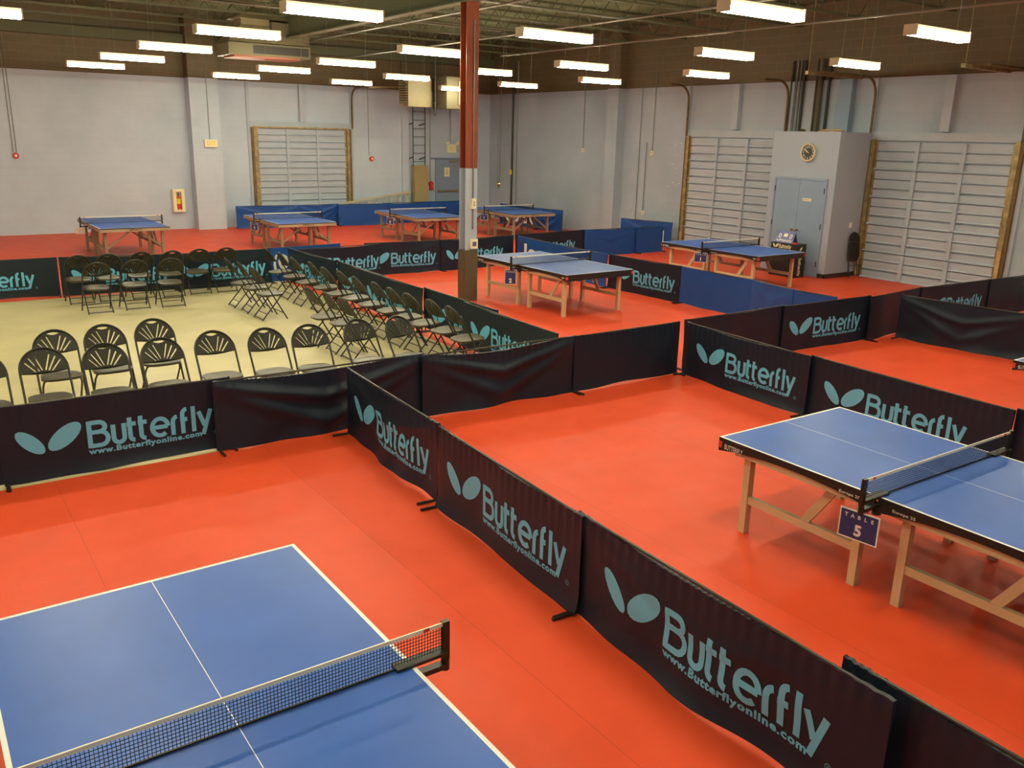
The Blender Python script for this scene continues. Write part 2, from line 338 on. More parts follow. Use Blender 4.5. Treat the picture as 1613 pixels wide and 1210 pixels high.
# ---------------------------------------------------------------- sectional loading doors
def loading_door(n, T, W_, label, hidden=()):
    """T maps (u along, w out of wall, z)"""
    H = 3.06; secs = 5; root = bpy.data.objects.new('door_%d' % n, None); C.objects.link(root); root['kind'] = 'structure'; root['label'] = label
    root.matrix_world = T
    sh = H/secs
    cols = [.0, W_*.33, W_*.667, W_]
    for i in range(secs):
        z0 = i*sh; b = MB(); b.box((0, -.0, z0), (W_, .004, z0+sh))
        for k in range(3):
            zb = z0+sh*k/3; zt = zb+sh/3-.03; big = (k == 0)
            zt += -.014 if big else .008
            b.box((0, .004, zb), (W_, .058, zt)); d = .090 if big else .070
            b.raw([(0, .05, zb), (W_, .05, zb), (W_, d, zb), (0, d, zb), (0, .05, zb+.05), (W_, .05, zb+.05), (W_, d, zb+.012), (0, d, zb+.012)],
                  [(0, 1, 2, 3), (3, 2, 6, 7), (7, 6, 5, 4), (0, 3, 7, 4), (1, 5, 6, 2)])
        b.build('door_section', M['paint'], root)
        for c in cols[1:-1]:
            MB().box((c-.045, .03, z0+.01), (c+.045, .112, z0+sh-.014)).build('stile', M['paint'], root)
    for u in (0, W_):
        sg = 1 if u == 0 else -1
        b = MB(); b.box((u-.01*sg, .03, 0), (u-.10*sg, .12, H+.05)); b.box((u+.0*sg, .05, 0), (u+.05*sg, .07, H))
        b.build('vertical_track', M['rust'], root)
        b = MB(); b.box((u-.10*sg, 0, 0), (u-.17*sg, .11, H+.02)); b.build('jamb_angle', M['dkrust'], root)
        if (u, n) in hidden: continue
        MB().box((u-.17*sg, 0, 0), (u-.26*sg, .05, ZP-.02)).build('jamb', M['paint'], root)
    MB().box((-.2, 0, H+.02), (W_+.2, .07, H+.2)).build('header', M['paint'], root)
    MB().box((W_/2-.08, 0, H+.22), (W_/2+.12, .12, ZP-.02)).build('centre_post', M['paint'], root)
    return root
TB = Matrix(((1, 0, 0, 9.6), (0, -1, 0, YW), (0, 0, 1, 0), (0, 0, 0, 1)))     # back wall: u=+x, w=-y
dB = loading_door(1, TB, 3.05, 'grey blue sectional loading door in the back wall with a tan track frame')
def TR(y): return Matrix(((0, -1, 0, XW), (-1, 0, 0, y), (0, 0, 1, 0), (0, 0, 0, 1)))   # right wall: u=-y, w=-x
d1 = loading_door(2, TR(17.66), 3.05, 'grey sectional loading door left of the closet', )
d2 = loading_door(3, TR(11.92), 3.07, 'grey sectional loading door at the right of the closet')
# brighter tan frame strip on the back loading door and timber strips on the right ones
MB().box((-.06, .06, 3.06), (3.11, .14, 3.11)).build('top_strip', M['rust'], dB)
for (u, z0, z1) in ((-.06, 0, .45), (3.12, 0, .95)): MB().box((u-.03, .12, z0), (u+.05, .14, z1)).build('timber_strip', M['woodjamb'], d2)
MB().box((-.09, .12, .1), (-.02, .14, .45)).build('timber_strip', M['woodjamb'], d1)
def high_track(pts, label):
    b = MB(); P = [Vector(p) for p in pts]
    b.tube(P, .03, 5); return tag(b.build('door_track', M['dkrust'], smooth=False), label, 'door track', 'curved overhead door tracks')
def trk(y, x_end, label):
    pts = [(XW-.13, y, 3.1), (XW-.13, y, 4.05)]+[(XW-.13-.38*(1-math.cos(t)), y, 4.05+.38*math.sin(t)) for t in [PI/2*i/6 for i in range(1, 7)]]+[(x_end, y, 4.43)]
    return high_track(pts, label)
trk(17.78, 17.6, 'curved overhead track above the left edge of the loading door left of the closet')
trk(14.45, 17.4, 'curved overhead track rising behind the closet roof')
t = trk(12.08, 16.4, 'curved overhead track between the closet and the right loading door')
trk(8.72, 16.6, 'curved overhead track at the far right loading door edge')
tag(MB().box((16.35, 12.44, 4.40), (18.3, 12.52, 4.47)).tube([(16.4, 12.48, 4.45), (16.4, 12.48, ZC)], .006, 5).tube([(18.2, 12.48, 4.45), (18.2, 12.48, ZC)], .006, 5).build('track_hanger', M['rust']), 'tan angle iron hanging above the closet, under the roof', 'angle iron', 'track hangers')
tag(MB().box((16.6, 9.16, 4.40), (18.3, 9.25, 4.47)).tube([(16.65, 9.2, 4.45), (16.65, 9.2, ZC)], .006, 5).tube([(18.2, 9.2, 4.45), (18.2, 9.2, ZC)], .006, 5).build('track_hanger', M['rust']), 'tan angle iron hanging near the upper right corner', 'angle iron', 'track hangers')
pts = [(12.86, YW-.13, 3.1), (12.86, YW-.13, 4.0)]+[(12.86, YW-.13-.4*(1-math.cos(t)), 4.0+.4*math.sin(t)) for t in [PI/2*i/6 for i in range(1, 7)]]+[(12.86, YW-1.4, 4.4)]
high_track(pts, 'curved overhead track at the right edge of the back loading door')
tag(MB().bar((12.9, 26.6, 4.38), (14.4, 26.6, 4.46), .05, .06).build('track_hanger', M['rust']), 'bright tan bar below the roof between back loading door and heater', 'angle iron', 'track hangers')

# ---------------------------------------------------------------- closet with double doors
cx0, cy0, cy1, cz = 17.2, 12.05, 13.85, 3.24
b = MB(); b.box((cx0, cy0, 0), (XW, cy1, cz)); cl = struct(b.build('wall_closet', M['closetp']), 'lilac grey closet box standing out from the right wall')
struct(MB().box((cx0-.012, cy0-.012, 0), (cx0+.0, 12.28, .1)).box((cx0-.012, cy0-.012, 0), (XW, cy0, .1)).build('baseboard_closet', M['rubber']))
# door 4: leaves, frame, hinges, knobs
root = bpy.data.objects.new('door_4', None); C.objects.link(root); root['kind'] = 'structure'; root['label'] = 'pair of flat blue grey closet doors'
yl, yr, zt = 13.64, 12.28, 2.17
ym = (yl+yr)/2
MB().box((cx0-.028, yl, 0), (cx0, yl+.05, zt+.05)).box((cx0-.028, yr-.05, 0), (cx0, yr, zt+.05)).box((cx0-.028, yr, zt), (cx0, yl, zt+.05)).build('door_frame', M['paint2'], root)
for (a, c) in ((yl-.004, ym+.003), (ym-.003, yr+.004)):
    lf = MB().box((cx0-.018, a, .01), (cx0, c, zt-.005)).build('door_leaf', M['paint2'], root)
    kn = ym+.07 if a > ym+.01 else ym-.07
    k = MB(); k.cyl((cx0-.02, kn, 1.03), (cx0-.06, kn, 1.03), .018, 12); k.cyl((cx0-.06, kn, 1.03), (cx0-.085, kn, 1.03), .034, 14, .02); k.build('door_knob', M['brass'], lf)
    hy = yl-.0 if a > ym+.01 else yr
    for hz in (.3, 1.15, 1.95): MB().cyl((cx0-.03, hy, hz-.06), (cx0-.03, hy, hz+.06), .012, 8).build('hinge', M['pipe'], lf)
s = MB(); s.box((cx0-.026, 12.60, 1.70), (cx0-.019, 12.84, 1.765)); s.mi(1)
put_text(s, 'DO NOT BLOCK DOOR', Matrix(((0, 0, -1, cx0-.0275), (-1, 0, 0, 12.72), (0, 1, 0, 1.732), (0, 0, 0, 1))), wd=.2, h=.026, bold=.02)
tag(s.build('door_notice', [M['cream'], M['dkrust']]), 'small white strip notice on the right closet door leaf', 'notice')
# clock
cy_, cz_ = 12.83, 2.78
clk = thing('wall_clock', 'round black faced wall clock with a cream rim on the closet', 'clock', (cx0, cy_, cz_))
def ring(r0, r1, t0, t1, n=40):
    b = MB(); prof = [(r0, t0), (r0, t1), ((r0+r1)/2, t1+.012), (r1, t1), (r1, t0)]
    for i in range(n):
        a = 2*PI*i/n
        for (r, t) in prof: b.v.append((-t, r*math.cos(a), r*math.sin(a)))
    k = len(prof)
    for i in range(n):
        for j in range(k): b.face((i*k+j, i*k+(j+1) % k, ((i+1) % n)*k+(j+1) % k, ((i+1) % n)*k+j))
    return b
ring(.165, .205, 0, .045).build('rim', M['clockrim'], clk, True)
f = MB(); f.cyl((0, 0, 0), (-.025, 0, 0), .166, 40); f.mi(1)
for h in range(1, 13):
    a = PI/2-h*PI/6; TT = Matrix(((0, 0, -1, -.0265), (-1, 0, 0, -.128*math.cos(a)), (0, 1, 0, .128*math.sin(a)), (0, 0, 0, 1)))
    put_text(f, str(h), TT, h=.046, bold=.025)
f.build('face', [M['clockface'], M['white']], clk)
for (hh, ln, wd) in ((9.87, .085, .012), (10.35, .125, .008)):
    a = PI/2-hh*PI/6; MB().bar((-.031, .02*math.cos(a), -.02*math.sin(a)), (-.031, -ln*math.cos(a), ln*math.sin(a)), wd, .003, (1, 0, 0)).build('hand', M['white'], clk)
# switch plate on closet side, items on closet roof
tag(MB().box((17.93, cy0-.012, 1.13), (18.01, cy0, 1.25)).build('switch_plate', M['cream']), 'cream switch plate on the side of the closet above the folded chair', 'switch')
tag(MB().tube([(17.3, 12.5+.16*math.cos(t), cz+.02+.015*math.sin(3*t)) if False else (17.42+.12*math.cos(t), 12.45+.3*math.sin(t), cz+.025+.02*math.sin(2*t)) for t in [2*PI*i/20 for i in range(20)]], .016, 6, closed=True).build('coiled_cable', M['woodjamb'], smooth=True), 'loose coil of tan cable lying on the closet roof', 'cable')
tag(MB().cyl((17.35, 13.18, cz), (17.35, 13.18, cz+.05), .09, 14, .05).build('brass_cap', M['brass']), 'brass coloured round cap on the closet roof', 'cap')
# pipes rising behind the closet
for i, (yy, r, m) in enumerate([(14.45, .03, 'pipe'), (14.32, .02, 'conduit'), (14.22, .02, 'conduit'), (14.1, .035, 'pipe'), (13.72, .035, 'pipe'), (13.6, .065, 'olive'), (13.38, .035, 'pipe')]):
    lab = ['black pipe leftmost above the closet', 'thin grey conduit second from left above the closet', 'thin grey conduit third from left above the closet', 'black pipe fourth from left above the closet', 'thick black pipe left of the olive duct above the closet', 'thick olive pipe above the closet beside the blue pier', 'black pipe rightmost above the closet'][i]
    tag(MB().tube([(XW-r-.005, yy, cz-1.0 if yy > cy1 else cz), (XW-r-.005, yy, 4.9)], r, 8).build('riser_pipe', M[m], smooth=True), lab, 'pipe', 'riser pipes above the closet')

# ---------------------------------------------------------------- steel column
col = thing('steel_column', 'tall square steel column, red above, grey blue middle and olive base', 'column', (8.56, 13.62, 0))
def colseg(z0, z1, name, m, e=0):
    b = MB(); b.box((-.125-e, -.105-e, z0), (.125+e, -.09, z1)); b.box((-.125-e, .09, z0), (.125+e, .105+e, z1)); b.box((-.012, -.09, z0), (.012, .09, z1))
    if e: b.box((-.125-e, -.1, z0), (.125+e, .1, z1))
    return b.build(name, m, col)
colseg(0, .95, 'padded_base', M['olive'], .014); colseg(.95, 2.41, 'blue_shaft', M['paint'], 0); colseg(2.41, ZC-.97, 'red_shaft', M['steelred'], 0)
yb = 13.62-.105
tag(MB().tube([(8.585, yb-.015, 4.9), (8.585, yb-.015, 1.33)], .012, 8).build('conduit', M['conduit'], smooth=True), 'thin conduit running down the front of the column', 'conduit')
s = thing('switch_box', 'cream double switch box on the column', 'switch', (8.585, yb, 1.70)); MB().box((-.045, -.06, 0), (.045, 0, .18)).build('box', M['cream'], s); MB().box((-.012, -.066, .05), (.012, -.06, .08)).box((-.012, -.066, .1), (.012, -.06, .13)).build('toggle', M['hbeige'], s)
s = thing('thermostat', 'beige thermostat with a blue display on the column', 'thermostat', (8.60, yb-.012, .98)); MB().box((-.075, -.045, 0), (.075, 0, .17)).build('housing', M['cream'], s); MB().box((-.04, -.049, .045), (.04, -.045, .125)).build('display', M['lcd'], s)

# ---------------------------------------------------------------- lamps
def make_lamp():
    t = thing('strip_lamp', '', 'lamp'); L = 1.27
    MB().box((-L/2+.02, -.06, .0), (L/2-.02, .06, .055)).build('housing', M['lampw'], t)
    b = MB(); b.quad([(-L/2+.03, -.062, .03), (L/2-.03, -.062, .03), (L/2-.03, -.115, -.03), (-L/2+.03, -.115, -.03)]); b.quad([(-L/2+.03, .062, .03), (L/2-.03, .062, .03), (L/2-.03, .115, -.03), (-L/2+.03, .115, -.03)])
    for sx in (-1, 1):
        e = MB(); e.box((sx*(L/2-.02), -.09, -.075), (sx*(L/2), .09, .055)); e.build('end_cap', M['lampw'], t)
    for sy in (-1, 1): MB().cyl((-L/2+.02, sy*.058, -.04), (L/2-.02, sy*.058, -.04), .032, 10).build('tube', M['tube'], t, True)
    for sx in (-1, 1): MB().tube([(sx*(L/2-.2), 0, .05), (sx*(L/2-.2)+.02, 0, .8), (sx*(L/2-.2), 0, 1.773)], .004, 4).build('hanging_wire', M['conduit'], t)
    return t
LZ = 4.38; first = None
lamps = []
U = {2: (2.749+.47, 9.73), 3: (2.762+.43, 12.12), 4: (2.733+.43, 14.4), 5: (2.64+.43, 16.67), 6: (2.875+.43, 7.46), 9: (5.30+.43, 10.0), 7: (5.154+.49, 14.83), 8: (5.174+.49, 17.4), 10: (5.281+.48, 12.59), 11: (7.568+.44, 17.3), 12: (7.45+.5, 14.79), 14: (7.62+.48, 12.35), 15: (10.066+.5, 14.98), 16: (5.288+.44, 7.48), 17: (7.806+.5, 10.2), 18: (10.145+.48, 12.52), 19: (5.363+.43, 4.9), 20: (7.812+.46, 7.5), 21: (10.138+.43, 9.92), 22: (7.592+.46, 4.75), 23: (9.915+.43, 7.16), 24: (10.15+.45, 17.35)}
for k, (x, y) in U.items(): lamps.append((x*1.4, y*1.4))
lamps.append((1.06, 13.7))
NV = len(lamps)
colname = {0: 'leftmost', 1: 'first full', 2: 'second', 3: 'third', 4: 'fourth'}
def lcol(x): return 0 if x < 2.5 else 1 if x < 6 else 2 if x < 9.2 else 3 if x < 12.8 else 4
order = {}
for c in range(5):
    L_ = sorted([l for l in lamps if lcol(l[0]) == c], key=lambda q: q[1])
    for i, l in enumerate(L_): order[l] = (c, i, len(L_))
ordn = ['nearest', 'second nearest', 'third nearest', 'fourth nearest', 'fifth nearest', 'sixth nearest', 'seventh nearest']
lname = ['far left edge', 'leftmost', 'second', 'third', 'rightmost']
extra = [(1.26, 10.4), (4.5, 6.8), (1.26, 6.9), (-2.2, 6.9), (-2.2, 10.4), (1.2, 3.4), (4.5, 3.5), (-2.2, 3.4), (1.2, -.1), (4.6, -.1), (8.0, 3.5), (11.3, 3.4), (14.9, 3.4), (-1.9, 17.2), (-1.9, 20.7), (-1.9, 24.2), (-2.2, 13.8), (-5.6, 10), (-5.6, 17), (15.6, 6.6)]
for i, (x, y) in enumerate(lamps+extra):
    if i < NV:
        c, k, n = order[(x, y)]
        lab = 'lit strip lamp, %s in the %s line of lamps running to the back wall' % (ordn[k], lname[c]) if c else 'lit strip lamp cut off by the left edge of the view'
        g = 'hanging strip lamps'
    else: lab = 'lit strip lamp hanging outside the view, near x %d y %d metres' % (round(x), round(y)); g = 'hanging strip lamps outside the view'
    if first is None: first = make_lamp(); first.location = (x, y, LZ); first['label'] = lab; first['group'] = g
    else: dup(first, (x, y, LZ), 0, lab, g)

# ---------------------------------------------------------------- table-tennis tables
TL, TBW, TH = 1.37, .7625, .76
def make_table(style):
    """local x along the length, viewer's near side is -y.  style 'new' black apron, 'old' beige apron"""
    t = thing('table_tennis_table', '', 'table'); ap = M['apron'] if style == 'new' else M['beigea']; leg = M['beige'] if style == 'new' else M['beiged']
    top = M['ttop'] if style != 'grey' else M['ttop2']
    for sx in (-1, 1):
        b = MB(); xs = [.003, TL-.02, TL]; ys = [-TBW, -TBW+.02, -.0018, .0018, TBW-.02, TBW]
        for i in range(2):
            for j in range(5):
                b.mi(1 if (i == 1 or j in (0, 2, 4)) else 0)
                b.quad([(sx*xs[i], ys[j], TH), (sx*xs[i+1], ys[j], TH), (sx*xs[i+1], ys[j+1], TH), (sx*xs[i], ys[j+1], TH)])
        b.mi(2); b.box((sx*.003, -TBW, TH-.022), (sx*TL, TBW, TH-.0005)); b.build('tabletop', [top, M['tline'], M['apron']], t)
        # apron: side boards with an arched lower edge, straight end board
        b = MB(); n = 12
        for sy in (-1, 1):
            y0, y1 = sy*(TBW-.001), sy*(TBW-.02); P = []
            for i in range(n+1):
                u = i/n; x = .012+u*(TL-.014); d = .030 + .060*(abs(2*u-1)**2.2) if style == 'new' else .03+.045*(abs(2*u-1)**2.2)
                P.append((x, d))
            for i in range(n):
                (xa, da), (xb, db) = P[i], P[i+1]; za = TH-.022
                b.raw([(sx*xa, y0, za), (sx*xb, y0, za), (sx*xb, y0, za-db), (sx*xa, y0, za-da), (sx*xa, y1, za), (sx*xb, y1, za), (sx*xb, y1, za-db), (sx*xa, y1, za-da)],
                      [(0, 1, 2, 3), (7, 6, 5, 4), (3, 2, 6, 7), (0, 4, 5, 1)]+([(0, 3, 7, 4)] if i == 0 else [])+([(1, 5, 6, 2)] if i == n-1 else []))
        b.box((sx*(TL-.001), -TBW+.001, TH-.022), (sx*(TL-.02), TBW-.001, TH-.11 if style == 'new' else TH-.085))
        if style == 'new':
            b.mi(1)
            for sy in (-1, 1):       # lettering reads from outside on each side
                def TS(x, z): return Matrix(((-sy if sy > 0 else 1, 0, 0, x), (0, 0, sy, sy*(TBW+.0012)), (0, 1, 0, z), (0, 0, 0, 1)))
                left_end = (sx*sy > 0)      # end that is on the viewer's left
                if left_end: put_text(b, 'BUTTERFLY', TS(sx*(TL-.15), TH-.064), wd=.18, h=.042, bold=.012)
                else:
                    P = lambda X, Z, sx=sx, sy=sy: (sx*(TL-.10)+(X-.25)*.12*(-sy), sy*(TBW+.0012), TH-.075+Z*.12)
                    for vs, fs in WINGS: b.raw([P(x, z) for x, z in vs], fs)
                put_text(b, 'Europa 25', TS(sx*.2, TH-.06), wd=.16, h=.026, bold=.02)
            b.mi(2)
            for sy in (-1, 1): b.box((sx*(TL-.03), sy*(TBW+.0012), TH-.03), (sx*(TL+.0006), sy*(TBW-.04), TH-.085))
        else:
            b.mi(3)
            P = lambda X, Z, sx=sx: (sx*(TL+.0005), (X-.8)*.18*sx, TH-.062+Z*.14); put_logo(b, P)
        b.build('apron', [ap, M['white'], M['redm'], M['apron']], t)
        for sy in (-1, 1):
            MB().bar((sx*.08, sy*(TBW-.05), TH-.085), (sx*(TL-.14), sy*(TBW-.05), TH-.085), .03, .06).build('side_rail', leg, t)
            for lx in (.17, 1.16):
                l = MB().box((sx*(lx-.03), sy*.595, 0), (sx*(lx+.03), sy*.655, TH-.06)).build('leg', leg, t)
            MB().box((sx*.2, sy*.605, .25), (sx*1.13, sy*.645, .31)).build('stretcher', leg, t)
            br = MB(); near = sx*sy > 0
            if near: br.bar((sx*.62, sy*.625, .30), (sx*.37, sy*.60, .69), .03, .065)
            else: br.bar((sx*.78, sy*.625, .30), (sx*1.03, sy*.60, .69), .03, .065)
            br; br.build('brace', leg, t)
            if style == 'old':
                g = MB()
                for q in (0, 1):
                    xx = .2 if q == 0 else 1.13; d = 1 if q == 0 else -1
                    g.tube([(sx*(xx+d*.0), sy*.625, .46), (sx*(xx+d*.05), sy*.625, .36), (sx*(xx+d*.2), sy*.625, .29)], .018, 6)
                g.build('gusset', leg, t)
        MB().box((sx*(.30), -.60, .64), (sx*(.35), .60, .69)).build('cross_member', leg, t)
        if style == 'old': MB().bar((sx*1.16, -.6, .29), (sx*1.16, -.1, .66), .025, .04).bar((sx*1.16, .6, .29), (sx*1.16, .1, .66), .025, .04).build('end_brace', leg, t)
    nb = TBW+.1525; b = MB(); z0, z1 = TH+.004, TH+.150
    x = 0; n = int(2*nb/.0145)
    for i in range(n+1):
        y = -nb+.006+i*(2*nb-.012)/n; b.box((-.001, y-.0011, z0), (.001, y+.0011, z1))
    for i in range(9):
        z = z0+.004+i*(z1-z0-.018)/8; b.box((-.0011, -nb, z-.0011), (.0011, nb, z+.0011))
    net = b.build('net', M['net'], t)
    MB().box((-.0035, -nb, z1-.015), (.0035, nb, z1+.003)).build('net_tape', M['tape'], net)
    MB().box((-.004, -nb, z0-.003), (.004, nb, z0+.005)).build('net_cord', M['black'], net)
    for sy in (-1, 1):
        p = MB(); p.box((-.013, sy*(nb-.004), TH-.03), (.013, sy*(nb+.028), TH+.158)); p.box((-.03, sy*(TBW-.09), TH+.001), (.03, sy*(nb+.01), TH+.016)); p.box((-.02, sy*(TBW-.04), TH-.075), (.02, sy*(nb+.012), TH-.05)); p.cyl((0, sy*(nb+.012), TH-.085), (0, sy*(nb+.012), TH-.03), .02, 10); p.cyl((0, sy*(TBW-.02), TH-.12), (0, sy*(TBW-.02), TH-.07), .011, 8); p.cyl((0, sy*(TBW-.02), TH-.13), (0, sy*(TBW-.02), TH-.115), .03, 10)
        p.build('net_post', M['black'], net)
        MB().box((-.0042, sy*(nb-.10), z1-.015), (.0042, sy*(nb-.07), z1+.0015)).build('tape_marker', M['redm'], net)
    return t
tabs = {'A': (.803, 2.908, 90.3), '5': (5.779, 2.902, 269.6), '2': (9.789, 12.654, 270.7), '1': (14.86, 12.824, 270.6), '3': (4.426, 22.787, 270.4), '4': (8.448, 22.351, 269.5), '8': (12.44, 22.5, 269.4), '7': (15.684, 22.557, 270), '6': (10.52, 2.96, 270)}
tl = {'A': 'large blue table nearest the camera at lower left, seen from above', '5': 'blue table with black apron carrying the TABLE 5 sign, right foreground', '2': 'greyish blue table beside the column with the TABLE 2 sign',
      '1': 'blue table with the TABLE 1 sign standing before the closet', '3': 'blue table with tan legs alone at far left beside the block wall', '4': 'blue table with tan legs in front of the back loading door', '8': 'blue table with tan legs left of the column in the back row', '7': 'blue table with tan legs at the back right of the column', '6': 'blue table of which only one corner shows at the right edge'}
tg = 'table tennis tables on the red floor'
proto = {}
for k, (x, y, a) in tabs.items():
    st = 'old' if k in '3487' else ('grey' if k == '2' else 'new')
    stt = 'new' if st == 'grey' else st
    if st not in proto:
        o = make_table(stt) ; proto[st] = o; o.location = (x, y, 0); o.rotation_euler = (0, 0, math.radians(a)); o['label'] = tl[k]; o['group'] = tg
        if st == 'grey':
            for ch in o.children:
                if ch.name.startswith('tabletop'): ch.data.materials[0] = M['ttop2']
    else: dup(proto[st], (x, y, 0), math.radians(a), tl[k], tg)
# number signs hung from the net clamp
def sign(n, x, y, rz, tilt, wd=.27, h=.205):
    t = thing('table_number_sign', 'small navy TABLE %s sign with a white border hanging under the net post' % n, 'sign', (x, y, TH-.075), rz, 'table number signs')
    t.rotation_euler = (0, tilt, rz)
    b = MB(); b.box((-wd/2, -.002, -h), (wd/2, .002, 0)); b.mi(1)
    b.quad([(-wd/2+.009, -.0024, -h+.009), (wd/2-.009, -.0024, -h+.009), (wd/2-.009, -.0024, -.009), (-wd/2+.009, -.0024, -.009)]); b.mi(0)
    T1 = Matrix(((1, 0, 0, 0), (0, 0, -1, -.003), (0, 1, 0, -.042), (0, 0, 0, 1))); T2 = T1.copy(); T2[2][3] = -h+.07
    for i, ch in enumerate('TABLE'):
        TT = T1.copy(); TT[0][3] = (i-2)*wd*.165; put_text(b, ch, TT, h=.027, bold=.03)
    put_text(b, n, T2, h=.08, bold=.04)
    b.build('card', [M['white'], M['signb']], t)
    MB().tube([(-.02, 0, 0), (-.02, .0, .05)], .002, 4).tube([(.02, 0, 0), (.02, 0, .05)], .002, 4).build('string', M['tape'], t)
for k, n in (('5', '5'), ('2', '2'), ('1', '1'), ('8', '8'), ('4', '9'), ('7', '7')):
    x, y, a = tabs[k]; rz = {'5': -PI/2+.12, '2': -.55, '1': -.9}.get(k, -PI/2+.35)
    sign(n, x-TBW-.16, y+.01, rz, 0, *((.21, .27) if k == '2' else (.27, .205)))
t_ = thing('table_number_sign', 'small card sign seen edge-on under the net of the far left table', 'sign', (4.426-TBW-.16, 22.95, TH-.10), -PI/2+1.3, 'table number signs')
MB().box((-.1075, -.002, -.155), (.1075, .002, 0)).build('card', M['white'], t_); MB().tube([(0, 0, 0), (0, 0, .05)], .002, 4).build('string', M['tape'], t_)

# ---------------------------------------------------------------- court barriers
def barrier(p0, p1, kind, seed, label, txt='logo', sag=.03, amp=.02, fold=0, shift=0.0, gap=.012, grp='court barriers', H=.7):
    flare = .045 if seed in (1, 2, 3, 6, 15, 16, 18) else .02
    p0, p1 = Vector((*p0, 0)), Vector((*p1, 0)); d = p1-p0; L = d.length; ang = math.atan2(d.y, d.x)
    t = thing('court_barrier', label, 'barrier', p0, ang, grp); rnd = random.Random(seed)
    # steel frame: rounded hoop with two T feet
    r = .05; z = H-.008; pts = [(0.0, 0, .02), (0.0, 0, z-r)]+[(r-r*math.cos(a), 0, z-r+r*math.sin(a)) for a in [PI/2*i/5 for i in range(1, 6)]]
    pts += [(L-r, 0, z)]+[(L-r+r*math.sin(a), 0, z-r+r*math.cos(a)) for a in [PI/2*i/5 for i in range(1, 6)]]+[(L, 0, .02)]
    MB().tube(pts, .010, 8).build('frame', M['blackm'], t, True)
    for x in (0.0, L): MB().tube([(x, -.19, .014), (x, .19, .014)], .012, 7).build('foot', M['blackm'], t, True)
    near = seed in (1, 2, 3, 4, 6, 7, 8, 9, 15, 16); k = [rnd.uniform(.7, 1.3) for _ in range(6)]; ph = [rnd.uniform(0, 6.28) for _ in range(6)]; fx = rnd.uniform(.25, .75)*L
    e = -.028
    def top(x): u = (x-e)/(L-2*e); u = min(1, max(0, u)); return H-.0+.004 - sag*4*u*(1-u)*(.8+.2*math.sin(5*u+ph[0])) + (.0038 if near else .001)*math.sin(2*PI*23*x+1.5*math.sin(3*x))*(.6+.4*math.sin(4*x+ph[5]))
    def bot(x): u = (x-e)/(L-2*e); return gap + .012*math.sin(3.1*u*k[1]+ph[1]) + .008*math.sin(9*u+ph[2]) - sag*.3*4*u*(1-u)
    def f(x, z):
        u = (x-e)/(L-2*e); v = max(0, min(1, (H-z)/H)); edge = math.sin(PI*min(1, max(0, u)))**.5
        y = -.013 + amp*(v**.8)*edge*(math.sin(2*PI*u*1.4*k[0]+ph[3])*.7+math.sin(2*PI*u*3.1*k[2]+ph[4]+v*1.7)*.35)
        y += .0035*math.sin(2*PI*x*11+ph[5])*math.exp(-v*7)
        y -= flare*max(0, (v-.78)/.22)**2*(.65+.35*math.sin(5*u+ph[1]))
        if fold:     # loose swag: diagonal hanging creases from the two upper corners and a belly near the hem
            a = abs(u-.5)*2
            for j, c in enumerate((.42, .8)):
                dd = v-(c*(1-.85*(a**1.15))); y -= fold*(1.1-.2*j)*math.exp(-(dd/(.075+.03*j))**2)*edge
            y += fold*.6*math.sin(2*PI*(u*2.3+v*.5)+ph[4])*v*edge
        return y
    nx, nz = max(16, int(L*(90 if near else 26))), 18 if not fold else 40; b = MB(); X0, X1 = e, L-e
    for side in (0, 1):
        for i in range(nx+1):
            x = X0+(X1-X0)*i/nx; zt, zb = top(x), bot(x)
            for j in range(nz+1):
                z = zt+(zb-zt)*j/nz; b.v.append((x, f(x, z)+(.022*max(0, 1-j/nz*2.5)+.004)*side, z))
    N = (nx+1)*(nz+1)
    for side in (0, 1):
        for i in range(nx):
            for j in range(nz):
                a = side*N+i*(nz+1)+j; q = (a, a+1, a+nz+2, a+nz+1); b.face(q if side == 0 else q[::-1])
    for i in range(nx): a = i*(nz+1); b.face((a, a+nz+1, N+a+nz+1, N+a)); a += nz; b.face((a, N+a, N+a+nz+1, a+nz+1))
    for i in (0, nx):
        for j in range(nz): a = i*(nz+1)+j; b.face((a, a+1, N+a+1, N+a))
    b.mi(1)
    if txt == 'logo':
        ox = (L-1.65)/2+shift; Pm = lambda X, Z: (ox+X, f(ox+X, .215+Z)-.003, .215+Z)
        put_logo(b, Pm)
        vs, fs, a0, a1, c0, c1 = text_mesh('www.Butterflyonline.com', .042, 2); sx = .99/(a1-a0); sz = .070/(c1-c0)
        b.raw([(ox+.56+(x-a0)*sx, f(ox+.56+(x-a0)*sx, .140+(y-c0)*sz)-.003, .140+(y-c0)*sz) for x, y, z in vs], fs)
        vs, fs, a0, a1, c0, c1 = text_mesh('R', .01, 2); sx = .014/(c1-c0)
        b.raw([(ox+1.675+(x-a0)*sx, f(ox+1.675, .17)-.003, .172+(y-c0)*sx) for x, y, z in vs], fs)
        for vs2, fs2 in [strip(arc(1.68, -.036, .017, .017, 0, 360, 16), .003)]: b.raw([Pm(x, z) for x, z in vs2], fs2)
    elif txt:
        s_, wd, h, zc = txt[0], txt[1], txt[2], txt[3]; xc = txt[4] if len(txt) > 4 else L/2
        vs, fs, a0, a1, c0, c1 = text_mesh(s_, .045, 2)
        b.raw([(xc+((x-a0)/(a1-a0)-.5)*wd, f(xc+((x-a0)/(a1-a0)-.5)*wd, zc+((y-c0)/(c1-c0)-.5)*h)-.004, zc+((y-c0)/(c1-c0)-.5)*h) for x, y, z in vs], fs)
    cm = {'k': M['cloth'], 'n': M['cloth2'], 'b': M['blue']}[kind]
    b.build('cover', [cm, M['printw'] if kind == 'b' else M['print']], t, True)
    return t
Bl = 'black barrier with pale blue lettering'; Bp = 'plain black cloth barrier'; Bb = 'plain blue cloth barrier'
